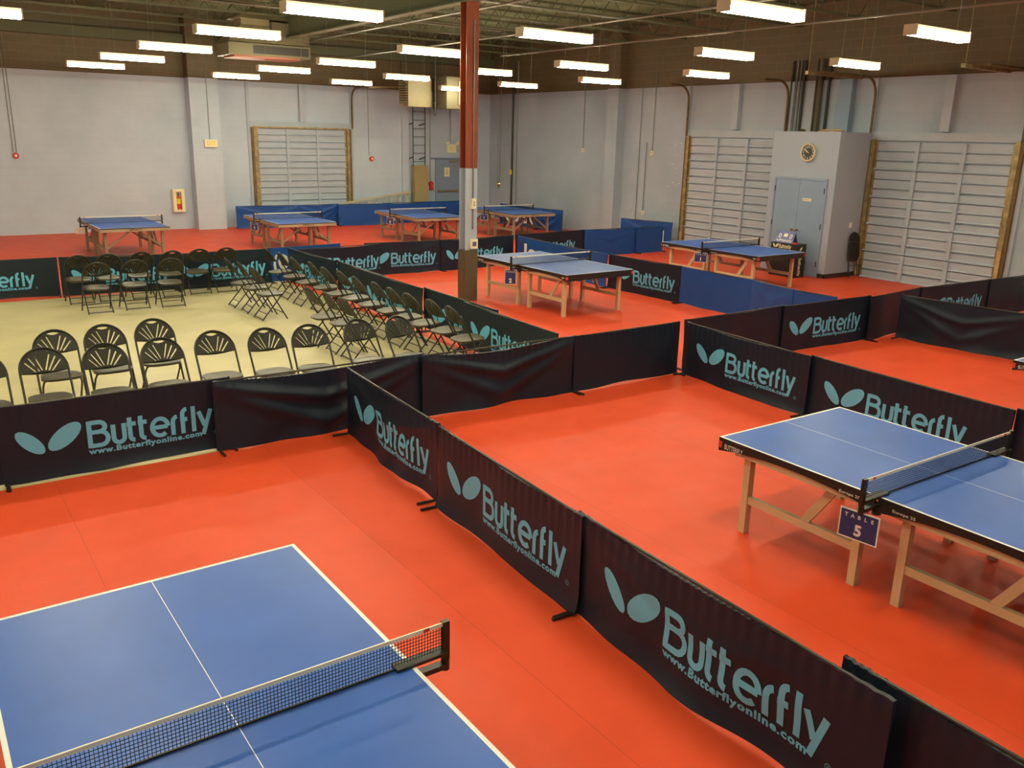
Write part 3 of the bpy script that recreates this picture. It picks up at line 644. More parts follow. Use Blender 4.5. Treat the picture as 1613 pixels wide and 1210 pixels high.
# diagonal row dividing the two front courts (foreground)
g = 'barriers dividing the two front courts'
barrier((3.50, 7.80), (3.40, 5.86), 'k', 1, Bl+', furthest of the row dividing the two front courts', amp=.035, fold=.012, grp=g)
barrier((3.37, 5.74), (3.26, 3.82), 'k', 2, Bl+', middle one of the row dividing the two front courts', amp=.03, grp=g)
barrier((3.28, 3.84), (3.20, 1.66), 'k', 3, Bl+', largest in view, with a shiny crumpled lower corner', amp=.03, sag=.035, fold=.01, grp=g)
barrier((3.31, 1.93), (3.25, -.15), 'k', 4, Bp+' cut off at the bottom right of the view', None, amp=.015, grp=g)
# row between seating and front courts
g = 'barriers between the seating and the front courts'
barrier((-1.66, 8.2), (.44, 8.10), 'k', 5, Bp+' cut off by the left edge, in front of the seating', None, grp=g)
barrier((.45, 8.09), (2.36, 8.08), 'k', 6, Bl+' at left in front of the seating', shift=-.04, amp=.015, grp=g)
barrier((2.22, 7.99), (4.43, 7.97), 'k', 7, Bp+' with deep swagged folds, in front of the seating', None, sag=.05, fold=.045, amp=.03, grp=g)
barrier((4.42, 7.90), (6.43, 7.84), 'k', 8, Bp+' with drooping top edge and creases, beside the seating corner', None, sag=.07, fold=.038, amp=.035, grp=g)
barrier((6.46, 7.82), (8.17, 7.82), 'k', 9, Bp+' hanging smoothly behind the right front court', None, amp=.012, sag=.02, grp=g)
# row behind the right courts
g = 'barriers behind the right courts'
barrier((8.36, 7.86), (10.43, 7.90), 'k', 10, Bp+' second behind the far right court, before the lettered one', None, amp=.02, grp=g)
barrier((10.40, 7.86), (12.36, 7.78), 'k', 11, Bl+' behind the far right court, left of the small gap', amp=.015, shift=-.05, grp=g)
barrier((12.3, 7.70), (13.9, 7.84), 'k', 12, Bp+' right of the lettered one, behind the right court corner', None, amp=.01, sag=.02, grp=g)
barrier((13.92, 7.82), (15.95, 7.74), 'k', 13, Bl+' nearest the right loading door', amp=.012, grp=g)
barrier((15.98, 7.72), (18.05, 7.68), 'k', 14, Bp+' against the right wall, at the right edge of view', None, amp=.01, grp=g)
g = 'barriers dividing the two right courts'
barrier((8.27, 7.73), (8.12, 5.74), 'k', 15, Bl+', far one beyond the TABLE 5 table', amp=.02, sag=.035, shift=.02, grp=g)
barrier((8.17, 5.72), (8.05, 3.5), 'k', 16, Bl+', directly behind the TABLE 5 table end', amp=.02, shift=-.1, grp=g)
barrier((8.12, 3.46), (8.03, 1.4), 'k', 17, Bp+' behind the net of the TABLE 5 table, at the right edge', None, amp=.01, grp=g)
g = 'barriers closing the far right court'
barrier((12.92, 7.55), (13.12, 5.65), 'k', 18, Bp+' with a shiny sag, closing the far right court', None, fold=.025, amp=.02, grp=g)
barrier((13.15, 5.6), (13.18, 3.5), 'b', 19, Bb+' just showing at the right edge beside a table corner', None, grp=g)
# right side of the seating
g = 'barriers along the right side of the seating'
Bn = 'navy barrier with pale blue lettering'
barrier((6.40, 16.98), (6.49, 14.90), 'n', 20, Bn+', furthest along the chairs', sag=.03, amp=.015, gap=.06, grp=g)
barrier((6.53, 14.86), (6.50, 13.0), 'n', 21, Bn+', second from the back along the chairs', amp=.015, gap=.06, grp=g)
barrier((6.46, 13.78), (6.46, 11.60), 'n', 22, Bn+', middle one along the chairs', amp=.02, gap=.06, grp=g)
barrier((6.53, 11.62), (6.51, 9.6), 'n', 23, Bn+', second from the front along the chairs, by the column', amp=.015, gap=.06, grp=g)
barrier((6.44, 10.30), (6.34, 8.05), 'n', 24, Bn+', nearest along the chairs, at the black barrier corner', amp=.02, shift=-.12, gap=.06, grp=g)
# back row of the middle courts, left to right
g = 'barriers in the long row behind the seating and middle courts'
barrier((.10, 17.50), (2.20, 17.44), 'n', 25, Bn+' cut off at the far left behind the seating', shift=-.15, grp=g)
barrier((2.28, 17.42), (4.20, 17.10), 'n', 26, Bn+' behind the left group of empty chairs', amp=.015, grp=g)
barrier((4.16, 17.04), (6.02, 17.10), 'n', 27, Bn+' behind the two rightmost chairs of the back row', amp=.02, fold=.008, grp=g)
barrier((6.07, 17.12), (7.62, 17.30), 'b', 28, 'blue cloth barrier with a pale ring mark, at the back seating corner', ('(O', .34, .42, .36, .2), sag=.02, grp=g)
barrier((6.50, 16.74), (8.36, 16.92), 'k', 29, Bl+', half hidden behind the far corner of the chairs', sag=.05, shift=.1, grp=g)
barrier((8.15, 17.10), (9.94, 16.98), 'k', 30, Bl+' left of the column in the middle court row', amp=.03, fold=.008, shift=-.06, grp=g)
barrier((9.96, 16.96), (12.02, 17.12), 'k', 31, Bl+' partly behind the column in the middle court row', sag=.045, amp=.02, shift=-.1, grp=g)
barrier((12.2, 17.22), (14.50, 17.44), 'k', 32, Bl+' behind the TABLE 2 and TABLE 1 corner', amp=.01, grp=g)
barrier((14.52, 17.40), (16.30, 17.38), 'b', 33, Bb+' right of the lettered one behind the TABLE 1 court', None, fold=.01, amp=.02, grp=g)
barrier((16.28, 17.34), (17.25, 17.38), 'b', 34, 'short plain blue cloth barrier ending the row behind the TABLE 1 court', None, amp=.01, grp=g)
tg2 = 'barriers between the TABLE 2 and TABLE 1 courts'
barrier((12.12, 17.0), (11.94, 15.42), 'b', 35, 'blue cloth barrier with large white letters behind the TABLE 2 table', ('Joo', 1.1, .42, .34, .75), grp=tg2, amp=.02)
barrier((11.92, 15.38), (11.84, 13.46), 'b', 36, 'blue cloth barrier with white lower letters behind the TABLE 2 net', ('LA', .9, .34, .22, 1.25), grp=tg2, amp=.02)
barrier((11.88, 13.40), (11.98, 11.50), 'k', 37, Bl+' between the TABLE 2 and TABLE 1 tables', amp=.012, grp=tg2)
barrier((11.96, 11.42), (11.94, 9.74), 'b', 38, 'smooth plain blue cloth barrier in front of the TABLE 1 table', None, amp=.015, grp=tg2)
barrier((11.93, 9.72), (11.72, 8.75), 'b', 39, 'dark blue cloth barrier with slanting creases, second from the row end', ('JO', .7, .3, .1), amp=.015, fold=.01, grp=tg2)
barrier((11.73, 8.72), (11.76, 7.98), 'b', 40, 'short dark blue cloth barrier ending at the black row', ('LA', .5, .3, .08), amp=.012, grp=tg2)
g = 'blue barriers at the back and in the corner'
barrier((8.66, 27.30), (10.62, 27.12), 'b', 41, Bb+', first from the left under the back loading door', None, sag=.03, fold=.02, amp=.025, grp=g)
barrier((10.60, 27.10), (11.98, 27.2), 'b', 42, Bb+', second from the left under the back loading door', None, fold=.03, amp=.03, grp=g)
barrier((11.94, 26.96), (13.55, 26.80), 'b', 43, Bb+', smooth darker one below the resting ladder', None, amp=.012, grp=g)
barrier((13.56, 26.98), (15.52, 27.18), 'b', 44, 'blue cloth barrier with white letters by the tan wall box', ('A DOO', 1.8, .34, .27), sag=.045, fold=.01, grp=g)
barrier((15.5, 27.16), (16.85, 27.22), 'b', 45, Bb+' in front of the blue exit door', None, fold=.015, grp=g)
barrier((17.45, 25.6), (17.52, 23.5), 'b', 46, 'blue cloth barrier with large white letters behind the far right table', ('OUEX', 1.7, .46, .36), sag=.03, grp=g)
barrier((17.53, 23.46), (17.8, 22.55), 'b', 47, 'crumpled end of a blue barrier beside the far right table', None, fold=.05, amp=.04, grp=g)
barrier((17.62, 19.45), (18.08, 17.85), 'b', 48, 'blue cloth barrier with a small white mark, leaning by the right wall', ('d', .18, .35, .3, 1.35), fold=.02, amp=.02, H=.72, grp=g)

# ---------------------------------------------------------------- folding chairs
def curve_panel(outer, holes, thick):
    cu = bpy.data.curves.new('c', 'CURVE'); cu.dimensions = '2D'; cu.fill_mode = 'BOTH'; cu.extrude = thick/2
    for P in [outer]+holes:
        s = cu.splines.new('POLY'); s.points.add(len(P)-1); s.use_cyclic_u = True
        for i, (x, y) in enumerate(P): s.points[i].co = (x, y, 0, 1)
    o = bpy.data.objects.new('c', cu); C.objects.link(o); me = bpy.data.meshes.new_from_object(o.evaluated_get(bpy.context.evaluated_depsgraph_get()))
    vs = [tuple(v.co) for v in me.vertices]; fs = [tuple(p.vertices) for p in me.polygons]; bpy.data.objects.remove(o); bpy.data.curves.remove(cu); bpy.data.meshes.remove(me)
    return vs, fs
def make_chair():
    t = thing('folding_chair', '', 'chair'); hw = .215
    F0, F1 = Vector((.21, 0, 0)), Vector((-.27, 0, .86)); D = (F1-F0); LL = D.length; D.normalize()      # plane of the long frame
    Nn = Vector((D.z, 0, -D.x))      # faces front/up
    def P(y, s, o=0): return F0+D*s+Vector((0, y, 0))+Nn*o
    sA = LL-.235
    arcpts = [(hw*math.cos(a), sA+.225*math.sin(a)) for a in [PI*i/16 for i in range(17)]]
    pts = [P(hw+.005, .0)]+[P(hw, .3)]+[P(y, s) for y, s in arcpts]+[P(-hw, .3)]+[P(-hw-.005, 0)]
    MB().tube(pts, .0115, 7).build('back_frame', M['blackm'], t, True)
    outer = [((hw-.006)*math.cos(a), .222*math.sin(a)) for a in [PI*i/20 for i in range(21)]]+[(-hw+.006, -.025), (-.1, -.035), (0, -.04), (.1, -.035), (hw-.006, -.025)]
    def slot(x0, y0, x1, y1, w_=.0065):
        l = math.hypot(x1-x0, y1-y0); dx, dy = (x1-x0)/l, (y1-y0)/l; nx, ny = -dy*w_, dx*w_; mx, my = (x0+x1)/2+nx*.6*(1 if x1 > x0 else -1), (y0+y1)/2
        return [(x0-nx, y0-ny), (x0-dx*.004, y0-dy*.004), (x0+nx, y0+ny), (x1+nx, y1+ny), (x1+dx*.005, y1+dy*.005), (x1-nx, y1-ny)]
    holes = []
    for s in (-1, 1): holes += [slot(s*.016, .0, s*.068, .158), slot(s*.042, -.008, s*.118, .13), slot(s*.072, -.014, s*.158, .088)]
    holes.append([(-.065, .19), (-.03, .176), (0, .171), (.03, .176), (.065, .19), (.035, .203), (0, .207), (-.035, .203)])
    vs, fs = curve_panel(outer, holes, .016)
    b = MB(); b.raw([tuple(P(x, sA+y, z-.012*(1-(x/hw)**2))) for x, y, z in vs], fs); b.build('backrest', M['back'], t)
    # seat: rounded tray
    b = MB(); n = 28; zc = .42
    def sh(k, sc_): a = 2*PI*k/n; c, s = math.cos(a), math.sin(a); e = .62; return (math.copysign(abs(c)**e, c)*.2*sc_+.015, math.copysign(abs(s)**e, s)*(.205 if c > 0 else .19)*sc_)
    rings = [(.55, -.006), (.9, 0.0), (1.0, -.006), (1.0, -.028), (.93, -.034)]; base = []
    b.v.append((.015, 0, zc-.008)); 
    for sc_, dz in rings:
        base.append(len(b.v))
        for k in range(n): x, y = sh(k, sc_); b.v.append((x, y, zc+dz+(x-.015)*.05))
    for k in range(n): b.face((0, base[0]+k, base[0]+(k+1) % n))
    for i in range(len(rings)-1):
        for k in range(n): b.face((base[i]+k, base[i+1]+k, base[i+1]+(k+1) % n, base[i]+(k+1) % n))
    b.face([base[-1]+k for k in range(n)])
    b.build('seat', M['seat'], t, True)
    y2 = hw-.028
    for s in (-1, 1):
        MB().tube([(.15, s*(y2-.05), .405), (.12, s*(y2-.012), .385), (.08, s*y2, .33), (-.21, s*y2, .0)], .0105, 7).build('rear_leg', M['blackm'], t, True)
    MB().tube([(-.195, -y2, .022), (-.195, y2, .022)], .008, 6).tube([(-.12, -y2, .10), (-.12, y2, .10)], .007, 6).build('rear_stretcher', M['blackm'], t, True)
    a = P(-hw, .12); c = P(hw, .12); MB().tube([a, c], .008, 6).build('front_stretcher', M['blackm'], t, True)
    MB().tube([(.15, -y2+.05, .405), (.15, y2-.05, .405)], .009, 6).build('seat_bar', M['blackm'], t, True)
    return t
rn = random.Random(5)
chairs = []
ON = ['first', 'second', 'third', 'fourth', 'fifth', 'sixth', 'seventh', 'eighth', 'ninth', 'tenth', 'eleventh', 'twelfth']
# (back-top x, y) measured; face = direction the sitter looks
F1 = [(.43, 9.50), (.968, 9.506), (1.516, 9.414), (2.064, 9.40), (2.633, 9.471), (3.17, 9.34), (3.664, 9.28), (4.263, 9.282), (4.755, 9.226)]
for i, (x, y) in enumerate(F1): chairs.append((x, y, -90 + (8 if i == 7 else 14 if i == 8 else rn.uniform(-3, 3)), 'black fan-back folding chair, %s from the left in the front row by the barrier' % ON[i] if i else 'black fan-back folding chair cut off by the left edge in the front row', 'front row of folding chairs'))
for i, (x, y) in enumerate([(1.189, 10.324), (1.691, 10.366), (2.231, 10.425)]): chairs.append((x, y, -90+rn.uniform(-2, 2), 'black fan-back folding chair, %s from the left in the short second row from the front' % ON[i], 'second row of folding chairs'))
G = [(5.532, 15.95), (5.568, 15.33), (5.53, 14.6), (5.60, 13.97), (5.56, 13.30), (5.62, 12.80), (5.60, 12.2), (5.635, 11.595), (5.613, 11.048), (5.621, 10.541), (5.664, 9.983), (5.646, 9.444)]
for i, (x, y) in enumerate(G): chairs.append((x, y, rn.uniform(-3, 3), 'black folding chair facing right, %s from the back along the navy barriers' % ON[i], 'long side row of folding chairs'))
for i, (x, y) in enumerate([(4.609, 11.644), (4.667, 11.134), (4.677, 10.629)]): chairs.append((x, y, rn.uniform(-4, 2), 'folding chair facing right, %s from the back of the short inner row near the front' % ON[i], 'inner near row of folding chairs'))
for i, (x, y) in enumerate([(4.506, 15.029), (4.539, 14.444), (4.545, 13.773)]): chairs.append((x, y, rn.uniform(-3, 3), 'folding chair facing right, %s of three in the short inner row nearest the back' % ON[i], 'inner far row of folding chairs'))
for i, (x, y) in enumerate([(2.417, 16.351), (2.894, 16.343), (3.449, 16.372), (3.966, 16.325), (4.455, 16.37), (4.95, 16.362)]): chairs.append((x, y, 90+rn.uniform(-3, 3), 'black folding chair seen from behind, %s from the left in the rearmost row' % ON[i], 'rearmost row of folding chairs'))
for i, (x, y) in enumerate([(2.531, 15.331), (3.136, 15.408), (3.70, 15.36)]): chairs.append((x, y, 90+rn.uniform(-3, 3), 'black folding chair seen from behind, %s from the left in the row before the rearmost' % ON[i], 'next to rearmost row of folding chairs'))
c0 = None
for (x, y, a, lab, g) in chairs:
    ar = math.radians(a); loc = (x+.27*math.cos(ar), y+.27*math.sin(ar), 0)
    if c0 is None: c0 = make_chair(); c0.location = loc; c0.rotation_euler = (0, 0, ar); c0['label'] = lab; c0['group'] = g
    else: dup(c0, loc, ar, lab, g)
# folded chair leaning on the closet side
fc = thing('folding_chair', 'folded flat black folding chair leaning against the side of the closet', 'chair', (18.12, cy0-.16, 0)); fc.rotation_euler = (math.radians(-7), 0, 0)
hw = .2; arcp = [(hw*math.cos(a), 0, .82+.21*math.sin(a)) for a in [PI*i/14 for i in range(15)]]
MB().tube([(hw, 0, .01)]+arcp+[(-hw, 0, .01)], .0115, 7).build('back_frame', M['blackm'], fc, True)
vs, fs = curve_panel([((hw-.008)*math.cos(a), .2*math.sin(a)) for a in [PI*i/16 for i in range(17)]], [[(-.05, .17), (0, .155), (.05, .17), (0, .183)]], .014)
MB().raw([(x, z, .82+y) for x, y, z in vs], fs).build('backrest', M['back'], fc)
MB().prism([(-.17, .38), (.17, .38), (.19, .45), (.18, .76), (.14, .80), (-.14, .80), (-.18, .76), (-.19, .45)], Matrix(((1, 0, 0, 0), (0, 0, -1, .035), (0, 1, 0, 0), (0, 0, 0, 1))), .025).build('seat', M['back'], fc)
for s in (-1, 1): MB().tube([(s*.17, .03, .4), (s*.17, .03, .02)], .0105, 7).build('rear_leg', M['blackm'], fc, True)
MB().tube([(-.17, .03, .05), (.17, .03, .05)], .008, 6).tube([(-.2, 0, .28), (.2, 0, .28)], .008, 6).build('stretcher', M['blackm'], fc, True)

# ---------------------------------------------------------------- umpire table and scoreboard
ux0, ux1, uy0, uy1, uz = 16.62, 16.98, 12.44, 13.15, .76
b = MB(); b.box((ux0, uy0, 0), (ux1, uy1, uz)); b.mi(1)
P = lambda X, Z: (ux0-.002, uy1-.05-X*.31, .64+Z*.38); put_logo(b, P)
P = lambda X, Z: (ux0+.12+Z*.4, uy0-.002, .70-X*.40); put_logo(b, P)
ut = tag(b.build('umpire_table', [M['apron'], M['cream']]), 'low black draped umpire table with cream lettering before the closet doors', 'table')
sb = thing('scoreboard', 'blue tent-shaped flip scoreboard reading 0 and 0 on the umpire table', 'scoreboard', ((ux0+ux1)/2-.02, (uy0+uy1)/2+.06, uz))
W2, hh, dp = .24, .25, .10
b = MB(); b.quad([(-dp, -W2, 0), (-dp, W2, 0), (0, W2, hh), (0, -W2, hh)]); b.quad([(dp, -W2, 0), (dp, W2, 0), (0, W2, hh), (0, -W2, hh)])
b.quad([(-dp+.008, -W2, 0), (-dp+.008, W2, 0), (0.006, W2, hh-.02), (0.006, -W2, hh-.02)])
b.build('board', M['lcd'], sb)
b = MB()
for s in (-1, 1):
    y = s*.15; b.mi(0); TT = Matrix(((0, .37, -.93, -dp*.42-.006), (-1, 0, 0, y), (0, .93, .37, .15), (0, 0, 0, 1)))
    b.raw([(x*.038, y_*.06, 0) for x, y_ in [(math.cos(PI*2*i/16), math.sin(PI*2*i/16)) for i in range(16)]], [tuple(range(16))], TT)
    b.mi(1); T3 = TT.copy(); T3[0][3] -= .002; b.raw([(x*.014, y_*.034, 0) for x, y_ in [(math.cos(PI*2*i/12), math.sin(PI*2*i/12)) for i in range(12)]], [tuple(range(12))], T3)
b.build('score_digit', [M['white'], M['signb']], sb)
T4 = Matrix(((0, .37, -.93, -dp*.35-.006), (-1, 0, 0, 0), (0, .93, .37, .17), (0, 0, 0, 1)))
b = MB(); b.box((-.055, -.04, 0), (.055, .04, .002), T4); b.build('set_card', M['cream'], sb)
b = MB(); P = lambda X, Z: tuple(Vector((-dp+.004+.37*(Z*.25+.0), .215-X*.26, .022+Z*.25*.93))-Vector((.01, 0, 0))); put_logo(b, P); b.build('lettering', M['white'], sb)
tag(MB().box((ux0+.04, uy0+.05, uz), (ux0+.13, uy0+.16, uz+.03)).build('red_block', M['redm']), 'small red item beside the scoreboard on the umpire table', 'block')

# ---------------------------------------------------------------- things on the back wall
def onback(name, label, cat, x, z, grp=None): return thing(name, label, cat, (x, YW, z), 0, grp)
def alarm(x, z, lab, y=YW):
    t = thing('fire_alarm', lab, 'fire alarm', (x, y, z), 0, 'red fire alarms'); b = MB().cyl((0, 0, 0), (0, -.06, 0), .09, 8, .08); b.build('base', M['firered'], t); MB().box((-.03, -.075, -.03), (.03, -.055, .03)).build('strobe', M['white'], t); return t
alarm(2.87, 2.16, 'red round fire alarm on the back wall at the far left'); alarm(13.6, 2.13, 'red fire alarm on the back wall right of the loading door')
t = thing('fire_pull_station', 'red fire bell and pull box beside the exit door', 'fire alarm', (15.93, YW, 1.2)); MB().box((-.07, -.08, -.16), (.07, 0, .0)).build('pull_box', M['firered'], t); MB().cyl((0, 0, .07), (0, -.09, .07), .1, 14, .07).build('bell', M['firered'], t)
def wire(name, x, z0, z1, lab, r=.009, y=YW-.012): return tag(MB().tube([(x, y, z0), (x, y, z1)], r, 6).build(name, M['conduit'], smooth=True), lab, 'conduit', 'wall conduits')
wire('wall_conduit', 2.82, 2.25, 5.3, 'left of the two thin conduits above the far left fire alarm'); wire('wall_conduit', 2.90, 2.25, 5.3, 'right of the two thin conduits above the far left fire alarm')
wire('wall_conduit', 8.03, 2.68, 5.3, 'thin conduit above the emergency sign on the pale pilaster', y=YW-.462); wire('wall_conduit', 13.5, 2.22, 5.3, 'thin conduit above the fire alarm right of the back loading door')
wire('wall_conduit', 15.9, 1.32, 4.4, 'conduit rising from the fire bell beside the ladder', .014); wire('wall_conduit', 16.72, 2.68, 4.6, 'conduit rising above the exit light over the exit door', .03)
def exitsign(x, y, z, lab, heads):
    t = thing('exit_sign', lab, 'exit sign', (x, y, z)); b = MB(); b.box((-.19 if not heads else -.17, -.09, -.11 if not heads else -.16), (.19 if not heads else .17, 0, .11 if not heads else .14)); b.mi(1)
    put_text(b, 'EXIT', Matrix(((1, 0, 0, 0), (0, 0, -1, -.0915), (0, 1, 0, 0), (0, 0, 0, 1))), wd=.25, h=.13, bold=.02)
    b.build('housing', [M['cream'], M['extyellow']], t)
    if heads:
        for s in (-1, 1): MB().cyl((s*.2, -.05, .2), (s*.2, -.13, .17), .06, 12, .075).build('lamp_head', M['white'], t)
exitsign(8.04, YW-.45, 2.57, 'cream exit sign box on the pale pilaster', False); exitsign(16.78, YW, 2.52, 'cream exit light with two lamp heads above the exit door', True)
# extinguisher cabinet
t = thing('extinguisher_cabinet', 'tall white fire extinguisher cabinet with a glazed slot on the left back wall', 'cabinet', (7.07, YW, .53))
b = MB(); w2, H2 = .17, .68
b.box((-w2, -.16, 0), (-.075, 0, H2)).box((.075, -.16, 0), (w2, 0, H2)).box((-.075, -.16, 0), (.075, 0, .07)).box((-.075, -.16, H2-.08), (.075, 0, H2)).box((-.075, -.02, .07), (.075, 0, H2-.08)); b.build('case', M['cream'], t)
e = MB().cyl((0, -.085, .07), (0, -.085, .42), .06, 14).cyl((0, -.085, .42), (0, -.085, .5), .06, 14, .02)
tag(e.build('fire_extinguisher', M['firered'], None), 'red fire extinguisher inside the white cabinet', 'fire extinguisher').location = (7.07, YW, .53)
eo = bpy.data.objects['fire_extinguisher']; MB().cyl((0, -.085, .24), (0, -.085, .4), .0615, 14).build('label', M['extyellow'], eo); MB().box((-.02, -.12, .49), (.02, -.05, .54)).build('valve', M['pipe'], eo)
# exit door
root = bpy.data.objects.new('door_5', None); C.objects.link(root); root['kind'] = 'structure'; root['label'] = 'blue grey exit door with a push bar in the back wall'; root.location = (16.15, YW, 0)
MB().box((-.05, -.05, 0), (0, 0, 2.18)).box((.98, -.05, 0), (1.03, 0, 2.18)).box((-.22, -.09, 2.14), (1.16, 0, 2.19)).build('door_frame', M['paint2'], root)
lf = MB().box((.0, -.025, .01), (.98, 0, 2.13)).build('door_leaf', M['paint2'], root)
MB().box((.06, -.09, .98), (.92, -.05, 1.04)).box((.06, -.06, .96), (.12, -.02, 1.06)).box((.86, -.06, .96), (.92, -.02, 1.06)).build('push_bar', M['galv'], lf)
MB().box((.55, -.09, 2.02), (.85, -.03, 2.08)).build('door_closer', M['galv'], lf)
b = MB(); b.box((.33, -.034, 1.52), (.55, -.027, 1.84)); b.mi(1); TT = Matrix(((1, 0, 0, .44), (0, 0, -1, -.0345), (0, 1, 0, 1.78), (0, 0, 0, 1)))
for i, (wd) in enumerate((.05, .12, .14, .1)): b.box((.44-wd/2, -.0355, 1.76-i*.055), (.44+wd/2, -.034, 1.775-i*.055))
o = b.build('posted_notice', [M['cream'], M['dkrust']]); o.location = root.location; tag(o, 'cream paper notice posted on the exit door', 'notice')
# wall ladder with tan guard box
t = thing('wall_ladder', 'thin steel access ladder fixed to the back wall', 'ladder', (15.1, YW, 0))
for x in (0, .48): MB().tube([(x, -.22, 1.9), (x, -.22, 4.8)], .017, 6).build('rail', M['pipe'], t, True)
for i in range(10): MB().tube([(0, -.22, 2.05+i*.28), (.48, -.22, 2.05+i*.28)], .010, 6).build('rung', M['pipe'], t, True)
for z in (3.35, 2.2): MB().bar((0, -.22, z), (-.12, 0, z-.08), .05, .03).bar((.48, -.22, z), (.36, 0, z-.08), .05, .03).build('bracket', M['pipe'], t)
t = thing('ladder_guard', 'tan steel box locked over the foot of the wall ladder', 'guard', (15.08, YW, 0)); MB().box((.02, -.34, .35), (.56, -.1, 1.92)).build('box', M['hbeige'], t); MB().box((.0, -.1, .4), (.04, -.005, .5)).build('bracket', M['pipe'], t)
# aluminium ladder lying tilted behind the blue barriers
t = thing('extension_ladder', 'long pale aluminium ladder lying on its side behind the blue barriers', 'ladder', (0, 0, 0))
A, B_ = Vector((10.75, 27.62, .44)), Vector((14.95, 27.62, 1.02))
for dz, dy in ((0, 0), (-.39, 0)): MB().bar(A+Vector((0, dy, dz)), B_+Vector((0, dy, dz)), .03, .075).build('side_rail', M['alu'], t)
for i in range(14):
    p = A.lerp(B_, (i+.6)/14.2); MB().bar(p, p+Vector((0, 0, -.39)), .03, .03).build('rung', M['alu'], t)
for i in range(8, 14):
    p = A.lerp(B_, (i+.6)/14.2); MB().bar(p+Vector((.0, -.02, -.2)), p+Vector((.16, -.02, -.02)), .02, .03).build('brace', M['alu'], t)
# right-wall boxes, pipes
def rightbox(y, z, lab, h=.12):
    t = thing('outlet_box', lab, 'outlet box', (XW, y, z), 0, 'cream outlet boxes on the right wall'); MB().box((-.05, -.04, -h/2), (0, .04, h/2)).build('box', M['cream'], t); MB().box((-.055, -.015, -.03), (-.05, .015, .03)).build('cover_plate', M['woodjamb'], t)
rightbox(22.4, 2.6, 'cream outlet box high on the right wall, left of the pilaster'); rightbox(19.2, 2.6, 'cream outlet box high on the right wall, between the two conduits'); rightbox(19.42, .86, 'cream outlet box low on the right wall above the blue barriers')
def rwire(y, z0, z1, lab, r=.01, m='conduit'): return tag(MB().tube([(XW-.015-r, y, z0), (XW-.015-r, y, z1)], r, 6).build('wall_conduit', M[m], smooth=True), lab, 'conduit', 'right wall conduits')
rwire(22.4, 2.66, 5.4, 'thin conduit above the outlet box left of the pilaster'); rwire(19.2, 2.66, 4.9, 'thin conduit above the middle outlet box on the right wall'); rwire(19.45, .9, 2.9, 'thin conduit dropping to the low outlet box on the right wall'); rwire(19.75, .5, 4.5, 'leftmost thin conduit right of the pilaster')
rwire(26.35, .2, 5.5, 'thick black standpipe near the back right corner', .035, 'pipe'); rwire(26.1, .2, 5.5, 'thin conduit beside the black standpipe', .012)
rwire(27.3, 1.35, 5.4, 'left thin conduit above the bell by the corner', .008); rwire(27.15, 1.35, 5.4, 'right thin conduit above the bell by the corner', .008)
tag(MB().box((XW-.12, 26.3, 1.65), (XW-.085, 26.42, 1.82)).build('pipe_tag', M['yellow']), 'yellow tag on the black standpipe', 'tag')
t = thing('alarm_bell', 'brass coloured round bell on the right wall near the corner', 'bell', (XW, 27.25, 1.27)); MB().cyl((0, 0, 0), (-.06, 0, 0), .1, 16, .06).build('gong', M['brass'], t); MB().box((-.03, -.05, -.16), (0, .05, -.08)).build('box', M['hbeige'], t)
b = MB(); rr = random.Random(9)
for i in range(12):
    y = 18.2+rr.uniform(-.3, .4); z = 1.6+rr.uniform(0, 1.6); l = rr.uniform(.03, .12); b.bar((XW-.003, y, z), (XW-.003, y-l, z+rr.uniform(-.03, .03)), .004, .02)
tag(b.build('wall_scuffs', M['tapechalk']), 'white scuff marks on the right wall left of the loading door', 'scuff marks')

# ---------------------------------------------------------------- heaters and air handler under the roof
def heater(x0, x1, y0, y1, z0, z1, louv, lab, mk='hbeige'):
    t = thing('unit_heater', lab, 'heater', ((x0+x1)/2, (y0+y1)/2, z0), 0, 'hanging heaters'); cx, cy = (x0+x1)/2, (y0+y1)/2
    MB().box((x0-cx, y0-cy, 0), (x1-cx, y1-cy, z1-z0)).build('casing', M[mk], t)
    h = z1-z0; b = MB()
    if louv == 'left':
        b.box((x0-cx-.012, y0-cy+.06, .12*h), (x0-cx-.002, y1-cy-.06, h*.97)); b.build('grille', M['pipe'], t)
        for i in range(9): MB().bar((x0-cx-.03, y0-cy+.06, .17*h+i*.085*h), (x0-cx-.03, y1-cy-.06, .17*h+i*.085*h), .05, .035, (.3, 0, 1)).build('louvre', M['hbeige'], t)
        MB().box((x0-cx-.012, y0-cy+.1, .03*h), (x0-cx-.001, y0-cy+.3, .09*h)).build('plate', M['hred'], t)
    else:
        b.box((x0-cx+.42*(x1-x0), y0-cy-.012, .12*h), (x1-cx-.04, y0-cy-.002, h*.9)); b.build('grille', M['pipe'], t)
        for i in range(5): MB().box((x0-cx+(.46+.1*i)*(x1-x0), y0-cy-.03, .14*h), (x0-cx+(.5+.1*i)*(x1-x0), y0-cy-.012, h*.88)).build('louvre', M['hbeige'], t)
    for sx in (x0-cx+.1, x1-cx-.1): MB().tube([(sx, 0, h), (sx, 0, ZC-z0)], .008, 5).build('hanger_rod', M['conduit'], t)
heater(13.75, 14.60, 25.5, 26.1, 3.82, 4.68, 'left', 'tan hanging heater with side louvres above the wall ladder')
heater(14.75, 15.7, 24.8, 25.7, 3.78, 4.74, 'front', 'shadowed hanging heater just left of the column', 'olive')  # olive casing: shade of the turned-away front put into the colour
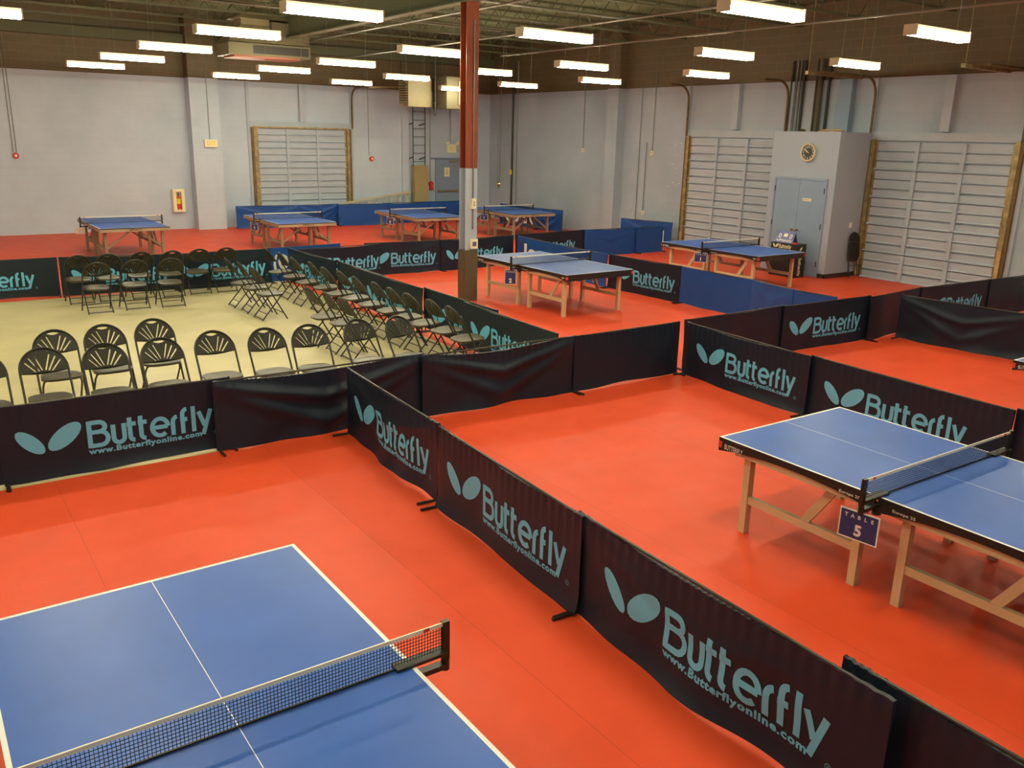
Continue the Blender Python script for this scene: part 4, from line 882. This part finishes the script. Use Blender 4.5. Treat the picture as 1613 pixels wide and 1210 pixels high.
tag(MB().tube([(14.62, 25.3, 5.9), (14.62, 25.3, 3.55)], .03, 8).tube([(14.5, 25.3, 3.95), (14.8, 25.3, 3.95)], .022, 8).build('gas_pipe', M['pipe'], smooth=True), 'black gas pipe hanging between the two heaters', 'pipe')
# air handler at upper left
t = thing('air_handler', 'galvanised hanging air handler with flared hood and dull red underside, upper left', 'air handler', (8.0, 22.4, 4.72), 0)
b = MB(); b.box((-1.0, -.5, .0), (1.05, .5, .28)); b.build('plenum', M['olive2'], t)
MB().box((-.4, -.512, .05), (1.0, -.5, .24)).build('grille', M['pipe'], t); MB().box((-.85, -.42, -.04), (.8, .42, 0)).build('lower_pan', M['hred'], t)
b = MB(); v = [(-1, -.5, .3), (1.05, -.5, .3), (1.05, .5, .3), (-1, .5, .3), (-.6, -.3, .72), (.1, -.3, .72), (.1, .3, .72), (-.6, .3, .72)]
b.raw(v, [(0, 1, 5, 4), (1, 2, 6, 5), (2, 3, 7, 6), (3, 0, 4, 7), (4, 5, 6, 7), (0, 3, 2, 1)]); b.build('hood', M['galv'], t)
MB().box((.1, -.45, .3), (1.05, .45, .8)).build('fan_box', M['olive'], t)
v = [(-.75, -.4, .85), (.7, -.4, .85), (.7, .4, .85), (-.75, .4, .85), (-.25, -.2, 1.12), (.2, -.2, 1.12), (.2, .2, 1.12), (-.25, .2, 1.12)]
b = MB(); b.raw(v, [(0, 1, 5, 4), (1, 2, 6, 5), (2, 3, 7, 6), (3, 0, 4, 7), (4, 5, 6, 7), (0, 3, 2, 1)]); b.box((-.2, -.2, 1.1), (.2, .2, 1.42)); b.box((-.6, -.3, .7), (.1, .3, .87)); b.build('upper_hood', M['galv'], t)
# tan hanging box at the far right edge
t = thing('unit_heater', 'edge of a bright tan hanging heater at the extreme right of the view', 'heater', (16.75, 7.5, 3.98), 0, 'hanging heaters'); MB().box((-.35, -.4, 0), (.45, .4, .62)).build('casing', M['cream'], t); MB().box((-.3, -.35, -.03), (.4, .35, 0)).build('lower_pan', M['hred'], t)
for sx in (-.25, .35): MB().tube([(sx, 0, .6), (sx, 0, ZC-3.98)], .008, 5).build('hanger_rod', M['conduit'], t)
